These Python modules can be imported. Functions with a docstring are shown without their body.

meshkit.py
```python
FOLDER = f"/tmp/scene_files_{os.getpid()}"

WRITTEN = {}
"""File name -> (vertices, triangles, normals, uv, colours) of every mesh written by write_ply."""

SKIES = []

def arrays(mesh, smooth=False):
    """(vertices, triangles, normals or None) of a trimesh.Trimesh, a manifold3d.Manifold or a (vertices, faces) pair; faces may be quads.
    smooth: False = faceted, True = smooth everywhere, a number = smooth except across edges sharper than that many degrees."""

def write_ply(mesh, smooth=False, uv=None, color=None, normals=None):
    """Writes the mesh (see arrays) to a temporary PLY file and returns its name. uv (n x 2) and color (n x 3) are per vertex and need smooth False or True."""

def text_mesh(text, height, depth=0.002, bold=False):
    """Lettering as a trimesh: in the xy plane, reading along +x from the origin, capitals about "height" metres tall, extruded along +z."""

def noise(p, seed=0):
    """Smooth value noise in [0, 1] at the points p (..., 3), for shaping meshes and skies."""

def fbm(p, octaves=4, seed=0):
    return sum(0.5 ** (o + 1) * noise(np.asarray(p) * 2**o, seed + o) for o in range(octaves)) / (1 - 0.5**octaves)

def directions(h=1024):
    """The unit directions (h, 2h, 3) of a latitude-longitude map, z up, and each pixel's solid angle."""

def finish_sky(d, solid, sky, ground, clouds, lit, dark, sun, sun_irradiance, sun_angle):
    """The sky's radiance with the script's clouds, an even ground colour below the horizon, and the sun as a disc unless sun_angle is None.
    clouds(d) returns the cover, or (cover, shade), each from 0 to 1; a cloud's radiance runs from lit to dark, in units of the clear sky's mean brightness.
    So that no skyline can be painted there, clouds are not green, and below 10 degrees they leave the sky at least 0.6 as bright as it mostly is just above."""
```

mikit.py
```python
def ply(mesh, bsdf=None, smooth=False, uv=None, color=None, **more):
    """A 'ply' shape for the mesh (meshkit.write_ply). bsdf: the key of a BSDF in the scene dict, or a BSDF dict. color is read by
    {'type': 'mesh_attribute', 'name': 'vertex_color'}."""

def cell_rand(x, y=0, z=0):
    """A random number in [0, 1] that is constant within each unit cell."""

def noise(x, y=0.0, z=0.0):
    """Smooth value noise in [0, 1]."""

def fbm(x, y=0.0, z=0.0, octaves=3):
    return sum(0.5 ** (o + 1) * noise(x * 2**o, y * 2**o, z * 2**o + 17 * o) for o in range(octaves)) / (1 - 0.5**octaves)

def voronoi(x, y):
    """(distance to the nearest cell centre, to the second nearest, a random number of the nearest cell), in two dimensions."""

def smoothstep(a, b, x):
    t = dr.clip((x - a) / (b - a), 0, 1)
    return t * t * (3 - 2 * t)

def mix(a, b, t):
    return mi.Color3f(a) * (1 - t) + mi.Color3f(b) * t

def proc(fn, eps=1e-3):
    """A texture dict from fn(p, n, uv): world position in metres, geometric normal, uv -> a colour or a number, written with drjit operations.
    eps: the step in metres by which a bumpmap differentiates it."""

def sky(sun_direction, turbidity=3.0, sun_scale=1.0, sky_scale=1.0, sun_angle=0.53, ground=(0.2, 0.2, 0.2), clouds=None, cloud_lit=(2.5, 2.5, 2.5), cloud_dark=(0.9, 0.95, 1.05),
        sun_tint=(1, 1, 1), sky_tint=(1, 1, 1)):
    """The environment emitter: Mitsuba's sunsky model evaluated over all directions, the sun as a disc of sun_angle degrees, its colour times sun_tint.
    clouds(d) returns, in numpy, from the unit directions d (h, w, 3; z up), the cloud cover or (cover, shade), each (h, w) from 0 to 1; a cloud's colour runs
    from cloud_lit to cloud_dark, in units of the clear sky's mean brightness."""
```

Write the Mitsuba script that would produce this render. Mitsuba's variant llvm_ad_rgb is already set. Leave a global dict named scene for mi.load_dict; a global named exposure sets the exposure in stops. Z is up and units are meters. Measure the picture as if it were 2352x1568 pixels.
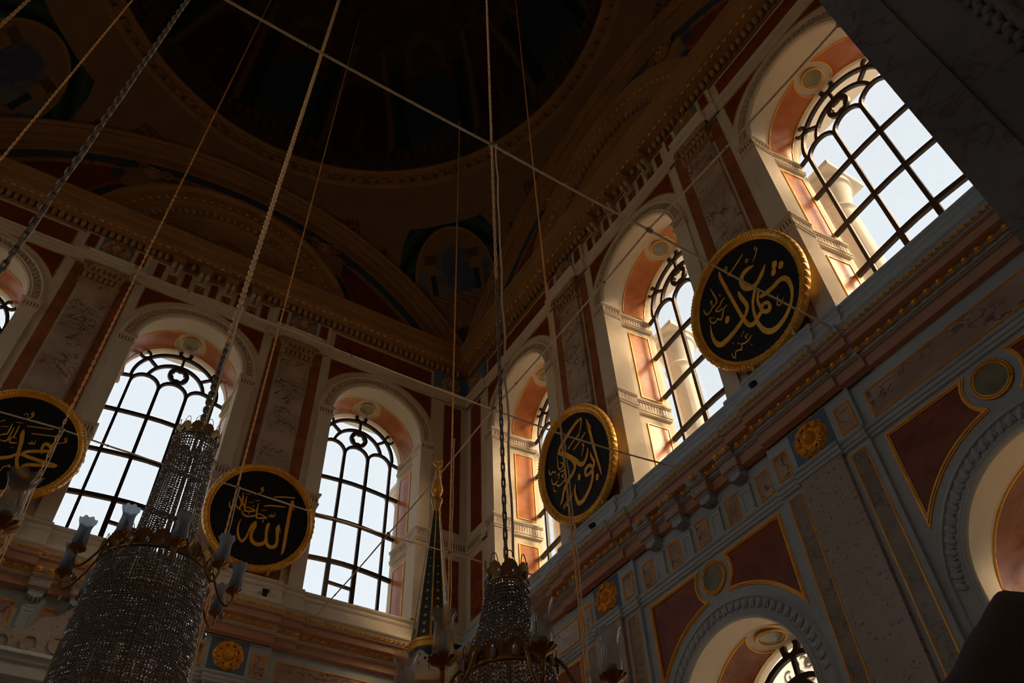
import math, random
import numpy as np
import trimesh
import drjit as dr
import mitsuba as mi
from shapely.geometry import Polygon, Point, LineString, MultiPolygon, box as sbox
from shapely.ops import unary_union
import mikit
from mikit import proc, noise, fbm, voronoi, smoothstep, mix

random.seed(7)
RNG = np.random.default_rng(7)
T = mi.ScalarTransform4f
scene, labels = {}, {}

# ------------------------------------------------------------------ camera, sky, exposure
EYE = np.array([-6.926, -12.2148, 1.6])
FWD = np.array([0.38007302, 0.56105767, 0.73536303])
DOWN = np.array([0.36829058, 0.6374892, -0.67673449])
FOV_X = 2 * math.degrees(math.atan(1176 / 1880.53))
scene['camera'] = {'type': 'perspective', 'fov': FOV_X, 'fov_axis': 'x', 'near_clip': 0.05, 'far_clip': 500.0,
                   'to_world': T().look_at(origin=EYE.tolist(), target=(EYE + FWD).tolist(), up=(-DOWN).tolist())}
SUN = (0.58, -0.60, 0.55)
scene['sky'] = mikit.sky(SUN, turbidity=6.0, sun_scale=1.45, sky_scale=1.0, sun_angle=22.0, ground=(0.42, 0.38, 0.31),
                         clouds=lambda d: (0.86 + 0.0 * d[..., 2], 0.25 + 0.0 * d[..., 2]), cloud_lit=(1.88, 2.0, 2.04), cloud_dark=(1.4, 1.55, 1.65),
                         sun_tint=(1.0, 0.91, 0.76))
exposure = 2.25

# ------------------------------------------------------------------ materials


def rgb(c):
    return {'type': 'rgb', 'value': list(c)}


def mat(key, color, rough=0.6, spec=0.3, metallic=0.0, **more):
    scene[key] = {'type': 'twosided', 'b': {'type': 'principled', 'base_color': color if isinstance(color, dict) else rgb(color),
                                            'roughness': rough, 'specular': spec, 'metallic': metallic, **more}}
    return key


def veined(a, b, s, lo, hi):
    def fn(p, n, uv):
        w = fbm(p.x * s, p.y * s, p.z * s, 3)
        q = s * 3.2
        v = dr.abs(fbm(p.x * q + 3 * w, p.y * q, p.z * q + 3 * w, 3) - 0.5)
        k = (1 - smoothstep(0.0, 0.055, v)) * smoothstep(0.36, 0.58, fbm(p.x * s * 1.3 + 7, p.y * s * 1.3, p.z * s * 1.3, 2))
        base = mix(lo, hi, smoothstep(0.3, 0.7, w))
        return mix(base, b, k * a)
    return proc(fn)


def mottled(lo, hi, s):
    return proc(lambda p, n, uv: mix(lo, hi, smoothstep(0.25, 0.75, fbm(p.x * s, p.y * s, p.z * s, 4))))


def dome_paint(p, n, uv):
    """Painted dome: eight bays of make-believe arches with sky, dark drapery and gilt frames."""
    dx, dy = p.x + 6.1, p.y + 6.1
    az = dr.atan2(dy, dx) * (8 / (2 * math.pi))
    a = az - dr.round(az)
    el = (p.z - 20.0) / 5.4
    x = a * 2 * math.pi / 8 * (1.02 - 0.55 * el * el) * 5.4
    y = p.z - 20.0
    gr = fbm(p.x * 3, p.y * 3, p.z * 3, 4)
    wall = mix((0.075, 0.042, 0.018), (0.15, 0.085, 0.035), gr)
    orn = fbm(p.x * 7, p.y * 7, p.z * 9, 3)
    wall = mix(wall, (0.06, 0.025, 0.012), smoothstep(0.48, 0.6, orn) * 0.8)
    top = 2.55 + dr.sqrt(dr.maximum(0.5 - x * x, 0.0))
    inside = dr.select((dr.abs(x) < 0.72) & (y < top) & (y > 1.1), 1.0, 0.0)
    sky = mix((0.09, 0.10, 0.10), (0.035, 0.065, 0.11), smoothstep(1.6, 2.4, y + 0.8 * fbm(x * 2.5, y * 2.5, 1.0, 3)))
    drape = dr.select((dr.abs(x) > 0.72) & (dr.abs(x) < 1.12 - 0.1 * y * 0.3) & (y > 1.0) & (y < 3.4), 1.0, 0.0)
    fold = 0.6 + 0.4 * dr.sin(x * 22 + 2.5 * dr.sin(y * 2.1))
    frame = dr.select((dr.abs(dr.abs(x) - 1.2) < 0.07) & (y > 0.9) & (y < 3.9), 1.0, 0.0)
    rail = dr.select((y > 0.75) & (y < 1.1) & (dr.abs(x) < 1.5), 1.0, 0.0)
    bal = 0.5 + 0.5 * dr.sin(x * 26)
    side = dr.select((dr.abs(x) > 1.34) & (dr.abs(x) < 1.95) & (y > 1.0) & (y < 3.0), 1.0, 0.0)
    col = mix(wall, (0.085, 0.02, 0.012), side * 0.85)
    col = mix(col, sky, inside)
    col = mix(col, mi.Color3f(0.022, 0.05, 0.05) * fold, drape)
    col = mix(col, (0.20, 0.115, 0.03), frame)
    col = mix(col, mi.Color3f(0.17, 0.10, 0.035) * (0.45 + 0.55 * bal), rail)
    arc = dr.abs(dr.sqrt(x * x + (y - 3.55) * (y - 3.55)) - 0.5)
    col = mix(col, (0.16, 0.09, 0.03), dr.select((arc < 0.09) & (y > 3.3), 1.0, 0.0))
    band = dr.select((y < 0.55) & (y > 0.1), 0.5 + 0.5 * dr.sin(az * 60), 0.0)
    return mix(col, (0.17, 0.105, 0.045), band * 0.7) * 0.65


def pend_paint(p, n, uv):
    """Painted pendentive: a make-believe window with green drapery, columns and a rail, red side panels, trellis above."""
    ax, ay = dr.abs(p.x + 6.1), dr.abs(p.y + 6.1)
    rho = dr.sqrt(ax * ax + ay * ay)
    x = (dr.atan2(ay, ax) - math.pi / 4) * rho
    y = p.z - 17.3
    gr = fbm(p.x * 4, p.y * 4, p.z * 4, 4)
    base = mix((0.17, 0.095, 0.04), (0.25, 0.145, 0.06), gr)
    w = 1.02 - 0.12 * y
    ell = (x / 0.98) * (x / 0.98) + dr.square(dr.maximum(y - 0.62, 0.0) / 1.0)
    inside = dr.select((ell < 1) & (y > 0.38), 1.0, 0.0)
    sky = mix((0.14, 0.14, 0.15), (0.06, 0.085, 0.14), smoothstep(0.42, 0.6, fbm(x * 3, y * 3, 3.0, 4) - 0.12 * (y - 0.9)))
    inner = (x / 0.62) * (x / 0.62) + dr.square(dr.maximum(y - 0.75, 0.0) / 0.55)
    stone = mix((0.15, 0.085, 0.035), (0.26, 0.15, 0.06), gr)
    vis = mix(stone, sky, dr.select(inner < 1, 1.0, 0.0))
    vis = mix(vis, (0.02, 0.035, 0.03), dr.select((dr.abs(dr.abs(x) - 0.56) < 0.07) & (y < 0.8), 1.0, 0.0))
    vis = mix(vis, (0.24, 0.13, 0.04), dr.select((dr.abs(dr.abs(x) - 0.56) < 0.13) & (y > 0.8) & (y < 1.02), 1.0, 0.0))
    vis = mix(vis, (0.11, 0.05, 0.03), dr.select((dr.abs(dr.abs(x) - 0.56) < 0.15) & (y > 1.02) & (y < 1.2), 1.0, 0.0))
    vis = mix(vis, sky, dr.select((dr.abs(x) > 0.72) & (y < 0.9), 1.0, 0.0))
    drape = dr.select((ell >= 1.12) & (ell < 2.1) & (y > 0.2) & (y < 1.72), 1.0, 0.0)
    fold = 0.55 + 0.45 * dr.sin(y * 14 + 6 * x * x)
    rim = dr.select((ell >= 1) & (ell < 1.12) & (y > 0.3), 1.0, 0.0)
    side = dr.select((dr.abs(x) > 1.62) & (dr.abs(x) < 1.95) & (y > 0.3) & (y < 1.4), 1.0, 0.0)
    flo = smoothstep(0.5, 0.62, fbm(x * 9, y * 9, 5.0, 3))
    rail = dr.select((y > 0.02) & (y < 0.38) & (dr.abs(x) < 1.35), 1.0, 0.0)
    zig = dr.abs(dr.sin(x * 12 + 3 * dr.sin(y * 12)))
    tre = dr.select((y > 1.25) & (dr.abs(x) > 2.2) & (dr.abs(x) < 3.6 - (1.9 - y) * 0.8) & (y < 1.9), 1.0, 0.0)
    lat = dr.maximum(dr.abs(dr.sin(x * 24)), dr.abs(dr.sin(y * 24)))
    col = mix(base, vis, inside)
    col = mix(col, mi.Color3f(0.03, 0.065, 0.055) * fold, drape)
    col = mix(col, (0.27, 0.15, 0.045), rim)
    col = mix(col, mix((0.12, 0.03, 0.015), (0.24, 0.17, 0.10), flo), side)
    col = mix(col, mi.Color3f(0.24, 0.135, 0.06) * (0.55 + 0.45 * zig), rail)
    blk = dr.select((y > -0.36) & (y < -0.22) & (dr.abs(x) < 0.7) & (dr.sin(x * 26) > 0), 1.0, 0.0)
    col = mix(col, (0.26, 0.17, 0.09), blk)
    wr = dr.abs(dr.sqrt(x * x + (y + 0.62) * (y + 0.62)) - 0.13)
    col = mix(col, (0.035, 0.025, 0.015), dr.select(wr < 0.11, 0.8, 0.0))
    return mix(col, mi.Color3f(0.09, 0.045, 0.018) + mi.Color3f(0.10, 0.055, 0.02) * smoothstep(0.75, 0.95, lat), tre)


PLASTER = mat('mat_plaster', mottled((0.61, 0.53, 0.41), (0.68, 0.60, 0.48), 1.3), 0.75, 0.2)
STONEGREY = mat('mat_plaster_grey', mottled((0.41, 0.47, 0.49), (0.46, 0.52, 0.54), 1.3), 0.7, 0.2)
CEILBROWN = mat('mat_plaster_umber', mottled((0.29, 0.155, 0.06), (0.35, 0.19, 0.08), 1.5), 0.75, 0.15)
MARBLE = mat('mat_marble', veined(0.85, (0.10, 0.055, 0.04), 2.2, (0.36, 0.25, 0.19), (0.50, 0.38, 0.31)), 0.3, 0.4)
MARBLE2 = mat('mat_marble_spotted', proc(lambda p, n, uv: mix(mix((0.34, 0.29, 0.25), (0.44, 0.39, 0.34), fbm(p.x * 2, p.y * 2, p.z * 2, 3)), (0.20, 0.14, 0.105),
              smoothstep(0.64, 0.74, fbm(p.x * 31, p.y * 36, p.z * 27, 3)))), 0.3, 0.4)
MARBLE3 = mat('mat_marble_olive', veined(0.6, (0.09, 0.06, 0.04), 3.0, (0.24, 0.20, 0.15), (0.31, 0.26, 0.19)), 0.3, 0.4)
ORANGE = mat('mat_orange_marble', mottled((0.50, 0.145, 0.045), (0.64, 0.23, 0.09), 3.5), 0.26, 0.4)
RED = mat('mat_red_marble', veined(0.22, (0.5, 0.2, 0.12), 5.0, (0.19, 0.035, 0.010), (0.26, 0.05, 0.015)), 0.35, 0.4)
OXBLOOD = mat('mat_oxblood', mottled((0.17, 0.035, 0.015), (0.22, 0.05, 0.02), 3.0), 0.5, 0.2)
BROWN = mat('mat_brown_marble', veined(0.4, (0.08, 0.03, 0.015), 4.0, (0.25, 0.085, 0.035), (0.33, 0.12, 0.05)), 0.35, 0.4)
SALMON = mat('mat_salmon', (0.50, 0.285, 0.19), 0.7, 0.2)
GREEN = mat('mat_green_marble', mottled((0.17, 0.165, 0.085), (0.25, 0.24, 0.14), 9.0), 0.3, 0.4)
DARKBLUE = mat('mat_dark_blue', (0.055, 0.08, 0.125), 0.7, 0.2)
CARVED = mat('mat_carved_umber', mottled((0.34, 0.20, 0.10), (0.42, 0.26, 0.14), 5.0), 0.55, 0.3)
GROUND = mat('mat_ground', (0.30, 0.28, 0.24), 0.9, 0.1)
BLUE = mat('mat_blue', (0.115, 0.20, 0.30), 0.7, 0.2)
GOLD = mat('mat_gold', mottled((0.80, 0.38, 0.035), (0.95, 0.50, 0.06), 6.0), 0.32, 0.6, 0.3)
OLDGOLD = mat('mat_old_gold', mottled((0.46, 0.23, 0.04), (0.66, 0.37, 0.08), 8.0), 0.4, 0.4, 0.3)
LEAF = mat('mat_carved', mottled((0.44, 0.33, 0.22), (0.52, 0.40, 0.27), 3.0), 0.6, 0.3)
IRON = mat('mat_iron', (0.030, 0.020, 0.013), 0.5, 0.3)
BLACK = mat('mat_black_panel', (0.010, 0.011, 0.013), 0.55, 0.2)
BLACKMETAL = mat('mat_black_metal', (0.018, 0.018, 0.018), 0.45, 0.4)
SPIREGREEN = mat('mat_spire_green', (0.012, 0.035, 0.035), 0.4, 0.4)
BRASS = mat('mat_brass', (0.33, 0.19, 0.06), 0.35, 0.5, 0.75)
CHAIN = mat('mat_chain', (0.93, 0.68, 0.40), 0.45, 0.4, 0.0)
GOLDCHAIN = mat('mat_gold_chain', (0.92, 0.52, 0.19), 0.4, 0.5, 0.15)
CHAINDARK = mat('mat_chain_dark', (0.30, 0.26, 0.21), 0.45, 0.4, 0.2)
CORD = mat('mat_cord', (0.80, 0.70, 0.52), 0.7, 0.2)
CARPET = mat('mat_carpet', (0.29, 0.10, 0.035), 0.95, 0.0)
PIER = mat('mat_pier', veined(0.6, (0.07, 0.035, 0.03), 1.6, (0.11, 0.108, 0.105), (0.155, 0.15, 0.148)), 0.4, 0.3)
CLOTH = mat('mat_cloth', (0.15, 0.15, 0.17), 0.95, 0.0)
WOOD = mat('mat_dark_wood', (0.05, 0.022, 0.012), 0.5, 0.3)
OUTSTONE = mat('mat_outdoor_stone', mottled((0.74, 0.70, 0.63), (0.82, 0.78, 0.71), 1.2), 0.8, 0.1)
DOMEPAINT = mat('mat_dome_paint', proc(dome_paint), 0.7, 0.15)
PENDPAINT = mat('mat_pendentive_paint', proc(pend_paint), 0.7, 0.15)
scene['mat_pane'] = {'type': 'thindielectric', 'int_ior': 1.5}
PANE = 'mat_pane'
CRYSTAL = mat('mat_crystal', (0.34, 0.34, 0.36), 0.05, 0.9, 0.6)
scene['mat_shade_clear'] = {'type': 'principledthin', 'base_color': rgb((0.80, 0.80, 0.80)), 'roughness': 0.06, 'spec_trans': 0.93, 'diff_trans': 0.6, 'eta': 1.5}
scene['mat_shade_frosted'] = {'type': 'principledthin', 'base_color': rgb((0.36, 0.42, 0.47)), 'roughness': 0.25, 'spec_trans': 0.45, 'diff_trans': 0.9, 'eta': 1.5}
scene['mat_bulb'] = {'type': 'principledthin', 'base_color': rgb((0.75, 0.75, 0.75)), 'roughness': 0.3, 'spec_trans': 0.2, 'diff_trans': 0.9, 'eta': 1.5}
scene['mat_lace'] = {'type': 'principledthin', 'base_color': rgb((0.9, 0.9, 0.9)), 'roughness': 0.7, 'spec_trans': 0.0, 'diff_trans': 1.2, 'eta': 1.3}

# ------------------------------------------------------------------ naming
_used = {}


def numbered(key):
    n = _used.get(key, 0)
    _used[key] = n + 1
    return key if n == 0 else f'{key}_{n:03d}'


def tag(key, label=None, category=None, group=None, kind=None):
    d = labels.setdefault(key, {})
    for k, v in (('label', label), ('category', category), ('group', group), ('kind', kind)):
        if v:
            d[k] = v
    return key


ML = np.array([[-1, 0, 0, 0], [0, -1, 0, 0], [0, 0, 1, 0], [0, 0, 0, 1]], float)
MR = np.array([[0, -1, 0, 0], [-1, 0, 0, 0], [0, 0, 1, 0], [0, 0, 0, 1]], float)
I4 = np.eye(4)


def tr(x, y, z):
    m = np.eye(4)
    m[:3, 3] = (x, y, z)
    return m


def put(key, shape, m=None):
    s = dict(shape)
    if m is not None and not np.allclose(m, I4):
        s['to_world'] = T(np.asarray(m).tolist())
    scene[key] = s
    return key


def part(parent, name, mesh, bsdf, m=None, smooth=30, label=None, kind=None):
    """One part under its holder: parent__name, numbered. mesh: a mesh, or a finished shape dict to share."""
    key = numbered(f'{parent}__{name}')
    put(key, mesh if isinstance(mesh, dict) else mikit.ply(mesh, bsdf, smooth=smooth), m)
    if label or kind:
        tag(key, label, kind=kind)
    return key


def thing(name, mesh=None, bsdf=None, m=None, smooth=30, label=None, category=None, group=None, kind=None):
    key = numbered(name)
    if mesh is not None:
        put(key, mesh if isinstance(mesh, dict) else mikit.ply(mesh, bsdf, smooth=smooth), m)
    tag(key, label, category, group, kind)
    return key


# ------------------------------------------------------------------ mesh helpers (wall frame: x = along the wall from the corner, y = out into the room, z = up)
def cat(*ms):
    ms = [m for x in ms for m in (x if isinstance(x, (list, tuple)) else [x])]
    return trimesh.util.concatenate(ms)


def bx(u0, u1, d0, d1, z0, z1):
    return trimesh.creation.box(extents=(abs(u1 - u0), abs(d1 - d0), abs(z1 - z0)),
                                transform=trimesh.transformations.translation_matrix(((u0 + u1) / 2, (d0 + d1) / 2, (z0 + z1) / 2)))


def polys(p):
    return [g for g in getattr(p, 'geoms', [p]) if isinstance(g, Polygon) and g.area > 1e-6]


def extr(poly, d0, d1):
    out = []
    for g in polys(poly):
        m = trimesh.creation.extrude_polygon(g, d1 - d0, engine='earcut')
        v = np.array(m.vertices)
        out.append(trimesh.Trimesh(np.c_[v[:, 0], d0 + v[:, 2], v[:, 1]], m.faces, process=False))
    return cat(out)


def plan(poly, z0, z1):
    out = []
    for g in polys(poly):
        m = trimesh.creation.extrude_polygon(g, z1 - z0, engine='earcut')
        m.apply_translation((0, 0, z0))
        out.append(m)
    return cat(out)


def grid(P, close=False):
    """P: (n, m, 3) grid of points to a mesh."""
    n, m = P.shape[:2]
    i, j = np.meshgrid(np.arange(n - (0 if close else 1)), np.arange(m - 1), indexing='ij')
    a, b, c, d = i * m + j, ((i + 1) % n) * m + j, ((i + 1) % n) * m + j + 1, i * m + j + 1
    f = np.vstack([np.c_[a.ravel(), b.ravel(), c.ravel()], np.c_[a.ravel(), c.ravel(), d.ravel()]])
    return trimesh.Trimesh(P.reshape(-1, 3), f, process=False)


def run(profile, nodes, mitre=True):
    """A moulding: profile [(d, z)] carried along the wall through nodes [(u, extra d)]; the first node is mitred in the corner."""
    pr = np.array(profile, float)
    rows = []
    for k, (u, o) in enumerate(nodes):
        uu = pr[:, 0] + o if (k == 0 and mitre) else np.full(len(pr), u)
        rows.append(np.c_[uu, pr[:, 0] + o, pr[:, 1]])
    return grid(np.array(rows))


def upath(profile, c, z0, zc, n=28, arch_only=False, th=(0, 180)):
    """profile [(d, r)] carried up one jamb, round the arch of centre (c, zc) and down the other."""
    pr = np.array(profile, float)
    rows = []
    if not arch_only:
        rows.append(np.c_[c + pr[:, 1], pr[:, 0], np.full(len(pr), z0)])
    for t in np.radians(np.linspace(th[0], th[1], n + 1)):
        rows.append(np.c_[c + pr[:, 1] * math.cos(t), pr[:, 0], zc + pr[:, 1] * math.sin(t)])
    if not arch_only:
        rows.append(np.c_[c - pr[:, 1], pr[:, 0], np.full(len(pr), z0)])
    return grid(np.array(rows))


def lathe(profile, n=32, center=(0, 0, 0), ripple=None, close=False):
    """profile [(r, z)] about the z axis; ripple(theta, k) scales the radius."""
    pr = np.array(profile, float)
    rows = []
    for k in range(n):
        t = 2 * math.pi * k / n
        r = pr[:, 0] * (1 if ripple is None else np.array([ripple(t, i) for i in range(len(pr))]))
        rows.append(np.c_[r * math.cos(t), r * math.sin(t), pr[:, 1]])
    P = np.array(rows)
    if close:
        P = np.concatenate([P, P[:, :1]], 1)
    m = grid(P, close=True)
    m.apply_translation(center)
    return m


def tube(pts, r, sides=6, closed=False):
    p = np.asarray(pts, float)
    n = len(p)
    r = np.broadcast_to(r, (n,))
    if closed:
        t = np.roll(p, -1, 0) - np.roll(p, 1, 0)
    else:
        t = np.gradient(p, axis=0)
    t /= np.linalg.norm(t, axis=1, keepdims=True) + 1e-12
    a = np.cross(t, np.where(np.abs(t[:, 2:]) < 0.92, [0, 0, 1.0], [1.0, 0, 0]))
    a /= np.linalg.norm(a, axis=1, keepdims=True) + 1e-12
    b = np.cross(t, a)
    ang = np.arange(sides + 1) * 2 * np.pi / sides
    P = p[:, None] + r[:, None, None] * (np.cos(ang)[None, :, None] * a[:, None] + np.sin(ang)[None, :, None] * b[:, None])
    return grid(P, close=closed)


def tube_in(poly, r, d):
    """A thin moulding along the outline of a (u, z) polygon, at depth d."""
    out = []
    for g in polys(poly):
        q = np.array(g.exterior.coords)[:-1]
        out.append(tube(np.c_[q[:, 0], np.full(len(q), d), q[:, 1]], r, 6, True))
    return cat(out)


def ell(rx, ry, rz, sub=2, at=(0, 0, 0)):
    m = trimesh.creation.icosphere(subdivisions=sub)
    m.apply_scale((rx, ry, rz))
    m.apply_translation(at)
    return m


def rot(axis, deg):
    return trimesh.transformations.rotation_matrix(math.radians(deg), axis)


def arcpoly(c, zc, r, n=48):
    return Point(c, zc).buffer(r, n)


def panel(wall, M, name, poly, d, bsdf, frame=GOLD, fw=0.022, fh=0.02, label=None):
    """A flat stone panel with a gilt moulding round it: name, name__gilt_frame."""
    k = part(wall, name, extr(poly, d - 0.01, d + 0.006), bsdf, M, smooth=False, label=label)
    if frame:
        ring = poly.buffer(fw * 0.6, join_style=2).difference(poly.buffer(-fw * 0.4, join_style=2))
        r2 = poly.buffer(fw * 0.25, join_style=2).difference(poly.buffer(-fw * 0.05, join_style=2))
        key = numbered(f'{k}__gilt_frame')
        put(key, mikit.ply(cat(extr(ring, d, d + fh * 0.6), extr(r2, d, d + fh)), frame, smooth=False), M)
    return k

# ------------------------------------------------------------------ the two walls
HW, ZC, ZL = 1.013, 13.09, 5.25          # half opening, spring of the upper arches, spring of the lower arches
BAYS = (2.159, 6.10, 10.041)
PIL = (4.133, 8.067)
TH = 1.12                                # wall thickness
SILL = 8.97


def opening(c, zc, z0, r):
    return unary_union([sbox(c - r, z0, c + r, zc), arcpoly(c, zc, r)])


def reveal_r(d):                         # half width of the splayed back part of a reveal
    return 1.11 + (1.03 - 1.11) * (-d - 0.33) / (1.05 - 0.33)


def rosette(wall, M, u, z, d, R, bsdf=None):
    """Carved rosette: a wreath of eight leaf sprays with sunk eyes between them, round a ribbed boss."""
    prof = [(0.0, 0.02), (0.36, 0.02), (0.42, 0.035), (0.60, 0.03), (0.86, 0.035), (0.97, 0.012), (1.0, 0.0)]
    bits = [lathe([(r * R, h) for r, h in prof], 96, ripple=lambda t, i: 1 + (0.03 * math.cos(8 * t) + 0.025 * math.cos(40 * t)) * (i > 3))]
    for k in range(8):
        t = 2 * math.pi * k / 8
        for e, q0, q1, w in ((0, 0.46, 0.97, 0.050), (-0.19, 0.52, 0.93, 0.040), (0.19, 0.52, 0.93, 0.040), (-0.33, 0.60, 0.86, 0.034), (0.33, 0.60, 0.86, 0.034)):
            b = ell((q1 - q0) / 2 * R, w * R * 1.25, 0.026, 1)
            b.apply_transform(rot((0, 0, 1), math.degrees(t + e * 0.7)))
            b.apply_translation(((q0 + q1) / 2 * R * math.cos(t + e * 0.8), (q0 + q1) / 2 * R * math.sin(t + e * 0.8), 0.042))
            bits.append(b)
        bits.append(ell(0.05 * R, 0.05 * R, 0.03, 1, (0.95 * R * math.cos(t + 0.39), 0.95 * R * math.sin(t + 0.39), 0.025)))
    boss = lathe([(0.0, 0.115), (0.1 * R, 0.112), (0.24 * R, 0.09), (0.33 * R, 0.05), (0.36 * R, 0.02)], 80, ripple=lambda t, i: 1 + 0.07 * math.cos(20 * t) * (i > 0))
    m = cat(bits, boss)
    A = np.array([[1, 0, 0, u], [0, 0, 1, d], [0, 1, 0, z], [0, 0, 0, 1]], float)
    m.apply_transform(A)
    k = part(wall, 'rosette', m, bsdf or GOLD, M, smooth=35, label='carved rosette on a blue square')
    if bsdf is None:
        eyes = cat([ell(0.055 * R, 0.055 * R, 0.006, 1, (0.64 * R * math.cos(t), 0.64 * R * math.sin(t), 0.034)) for t in (np.arange(8) + 0.5) * math.pi / 4])
        eyes.apply_transform(A)
        put(numbered(f'{k}__sunk_eyes'), mikit.ply(eyes, BLACK, smooth=True), M)
    else:
        c = ell(0.12 * R, 0.12 * R, 0.03, 1, (0, 0, 0.105))
        c.apply_transform(A)
        put(numbered(f'{k}__gilt_centre'), mikit.ply(c, GOLD, smooth=True), M)
    return k


def sphere_unit():
    """Bead in its ring, one unit of the bead course (faces out and down)."""
    b = ell(0.022, 0.022, 0.022, 1, (0, 0.014, -0.003))
    t = np.linspace(0, 2 * np.pi, 15)[:-1]
    ring = tube(np.c_[0.037 * np.cos(t), 0.006 + 0 * t, 0.042 * np.sin(t)], 0.006, 4, True)
    tail = ell(0.006, 0.006, 0.02, 1, (0.044, 0.0, -0.008))
    m = cat(b, ring, tail)
    m.apply_transform(rot((1, 0, 0), 22))
    return m


def egg_unit():
    e = ell(0.043, 0.038, 0.050, 1, (0, 0.018, 0))
    out = [e]
    for R in (0.056, 0.068):
        t = np.linspace(math.pi * 0.92, math.pi * 2.08, 11)
        out.append(tube(np.c_[R * np.cos(t), 0.0 * t, R * 1.1 * np.sin(t) + 0.012], 0.0045, 4))
    out.append(bx(0.072, 0.086, -0.006, 0.008, -0.04, 0.05))
    m = cat(out)
    m.apply_transform(rot((1, 0, 0), 38))
    return m


def tongue_unit():
    m = ell(0.050, 0.055, 0.10, 2)
    v = np.array(m.vertices)
    v[:, 2] = np.where(v[:, 2] > 0, np.minimum(v[:, 2], 0.075), v[:, 2])
    m.vertices = v
    return cat(m, ell(0.018, 0.022, 0.022, 1, (0, 0.03, -0.095)))


def leaf_unit():
    a = ell(0.036, 0.022, 0.062, 2)
    v = np.array(a.vertices)
    v[:, 0] += 0.014 * np.sin(v[:, 2] / 0.062 * 2.2)
    a.vertices = v
    b = ell(0.012, 0.012, 0.03, 1, (0.036, 0.004, -0.02))
    return cat(a, b)


BEAD = mikit.ply(sphere_unit(), GOLD, smooth=True)
EGG = mikit.ply(egg_unit(), GOLD, smooth=True)
TONGUE = mikit.ply(tongue_unit(), CARVED, smooth=True)
DOT = mikit.ply(ell(0.044, 0.022, 0.014, 1), GOLD, smooth=True)
LEAFU = mikit.ply(leaf_unit(), LEAF, smooth=True)
LEAFG = mikit.ply(leaf_unit(), STONEGREY, smooth=True)


def offs(u, nodes):
    o = nodes[0][1]
    for a, b in nodes:
        if a <= u:
            o = b
    return o


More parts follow.
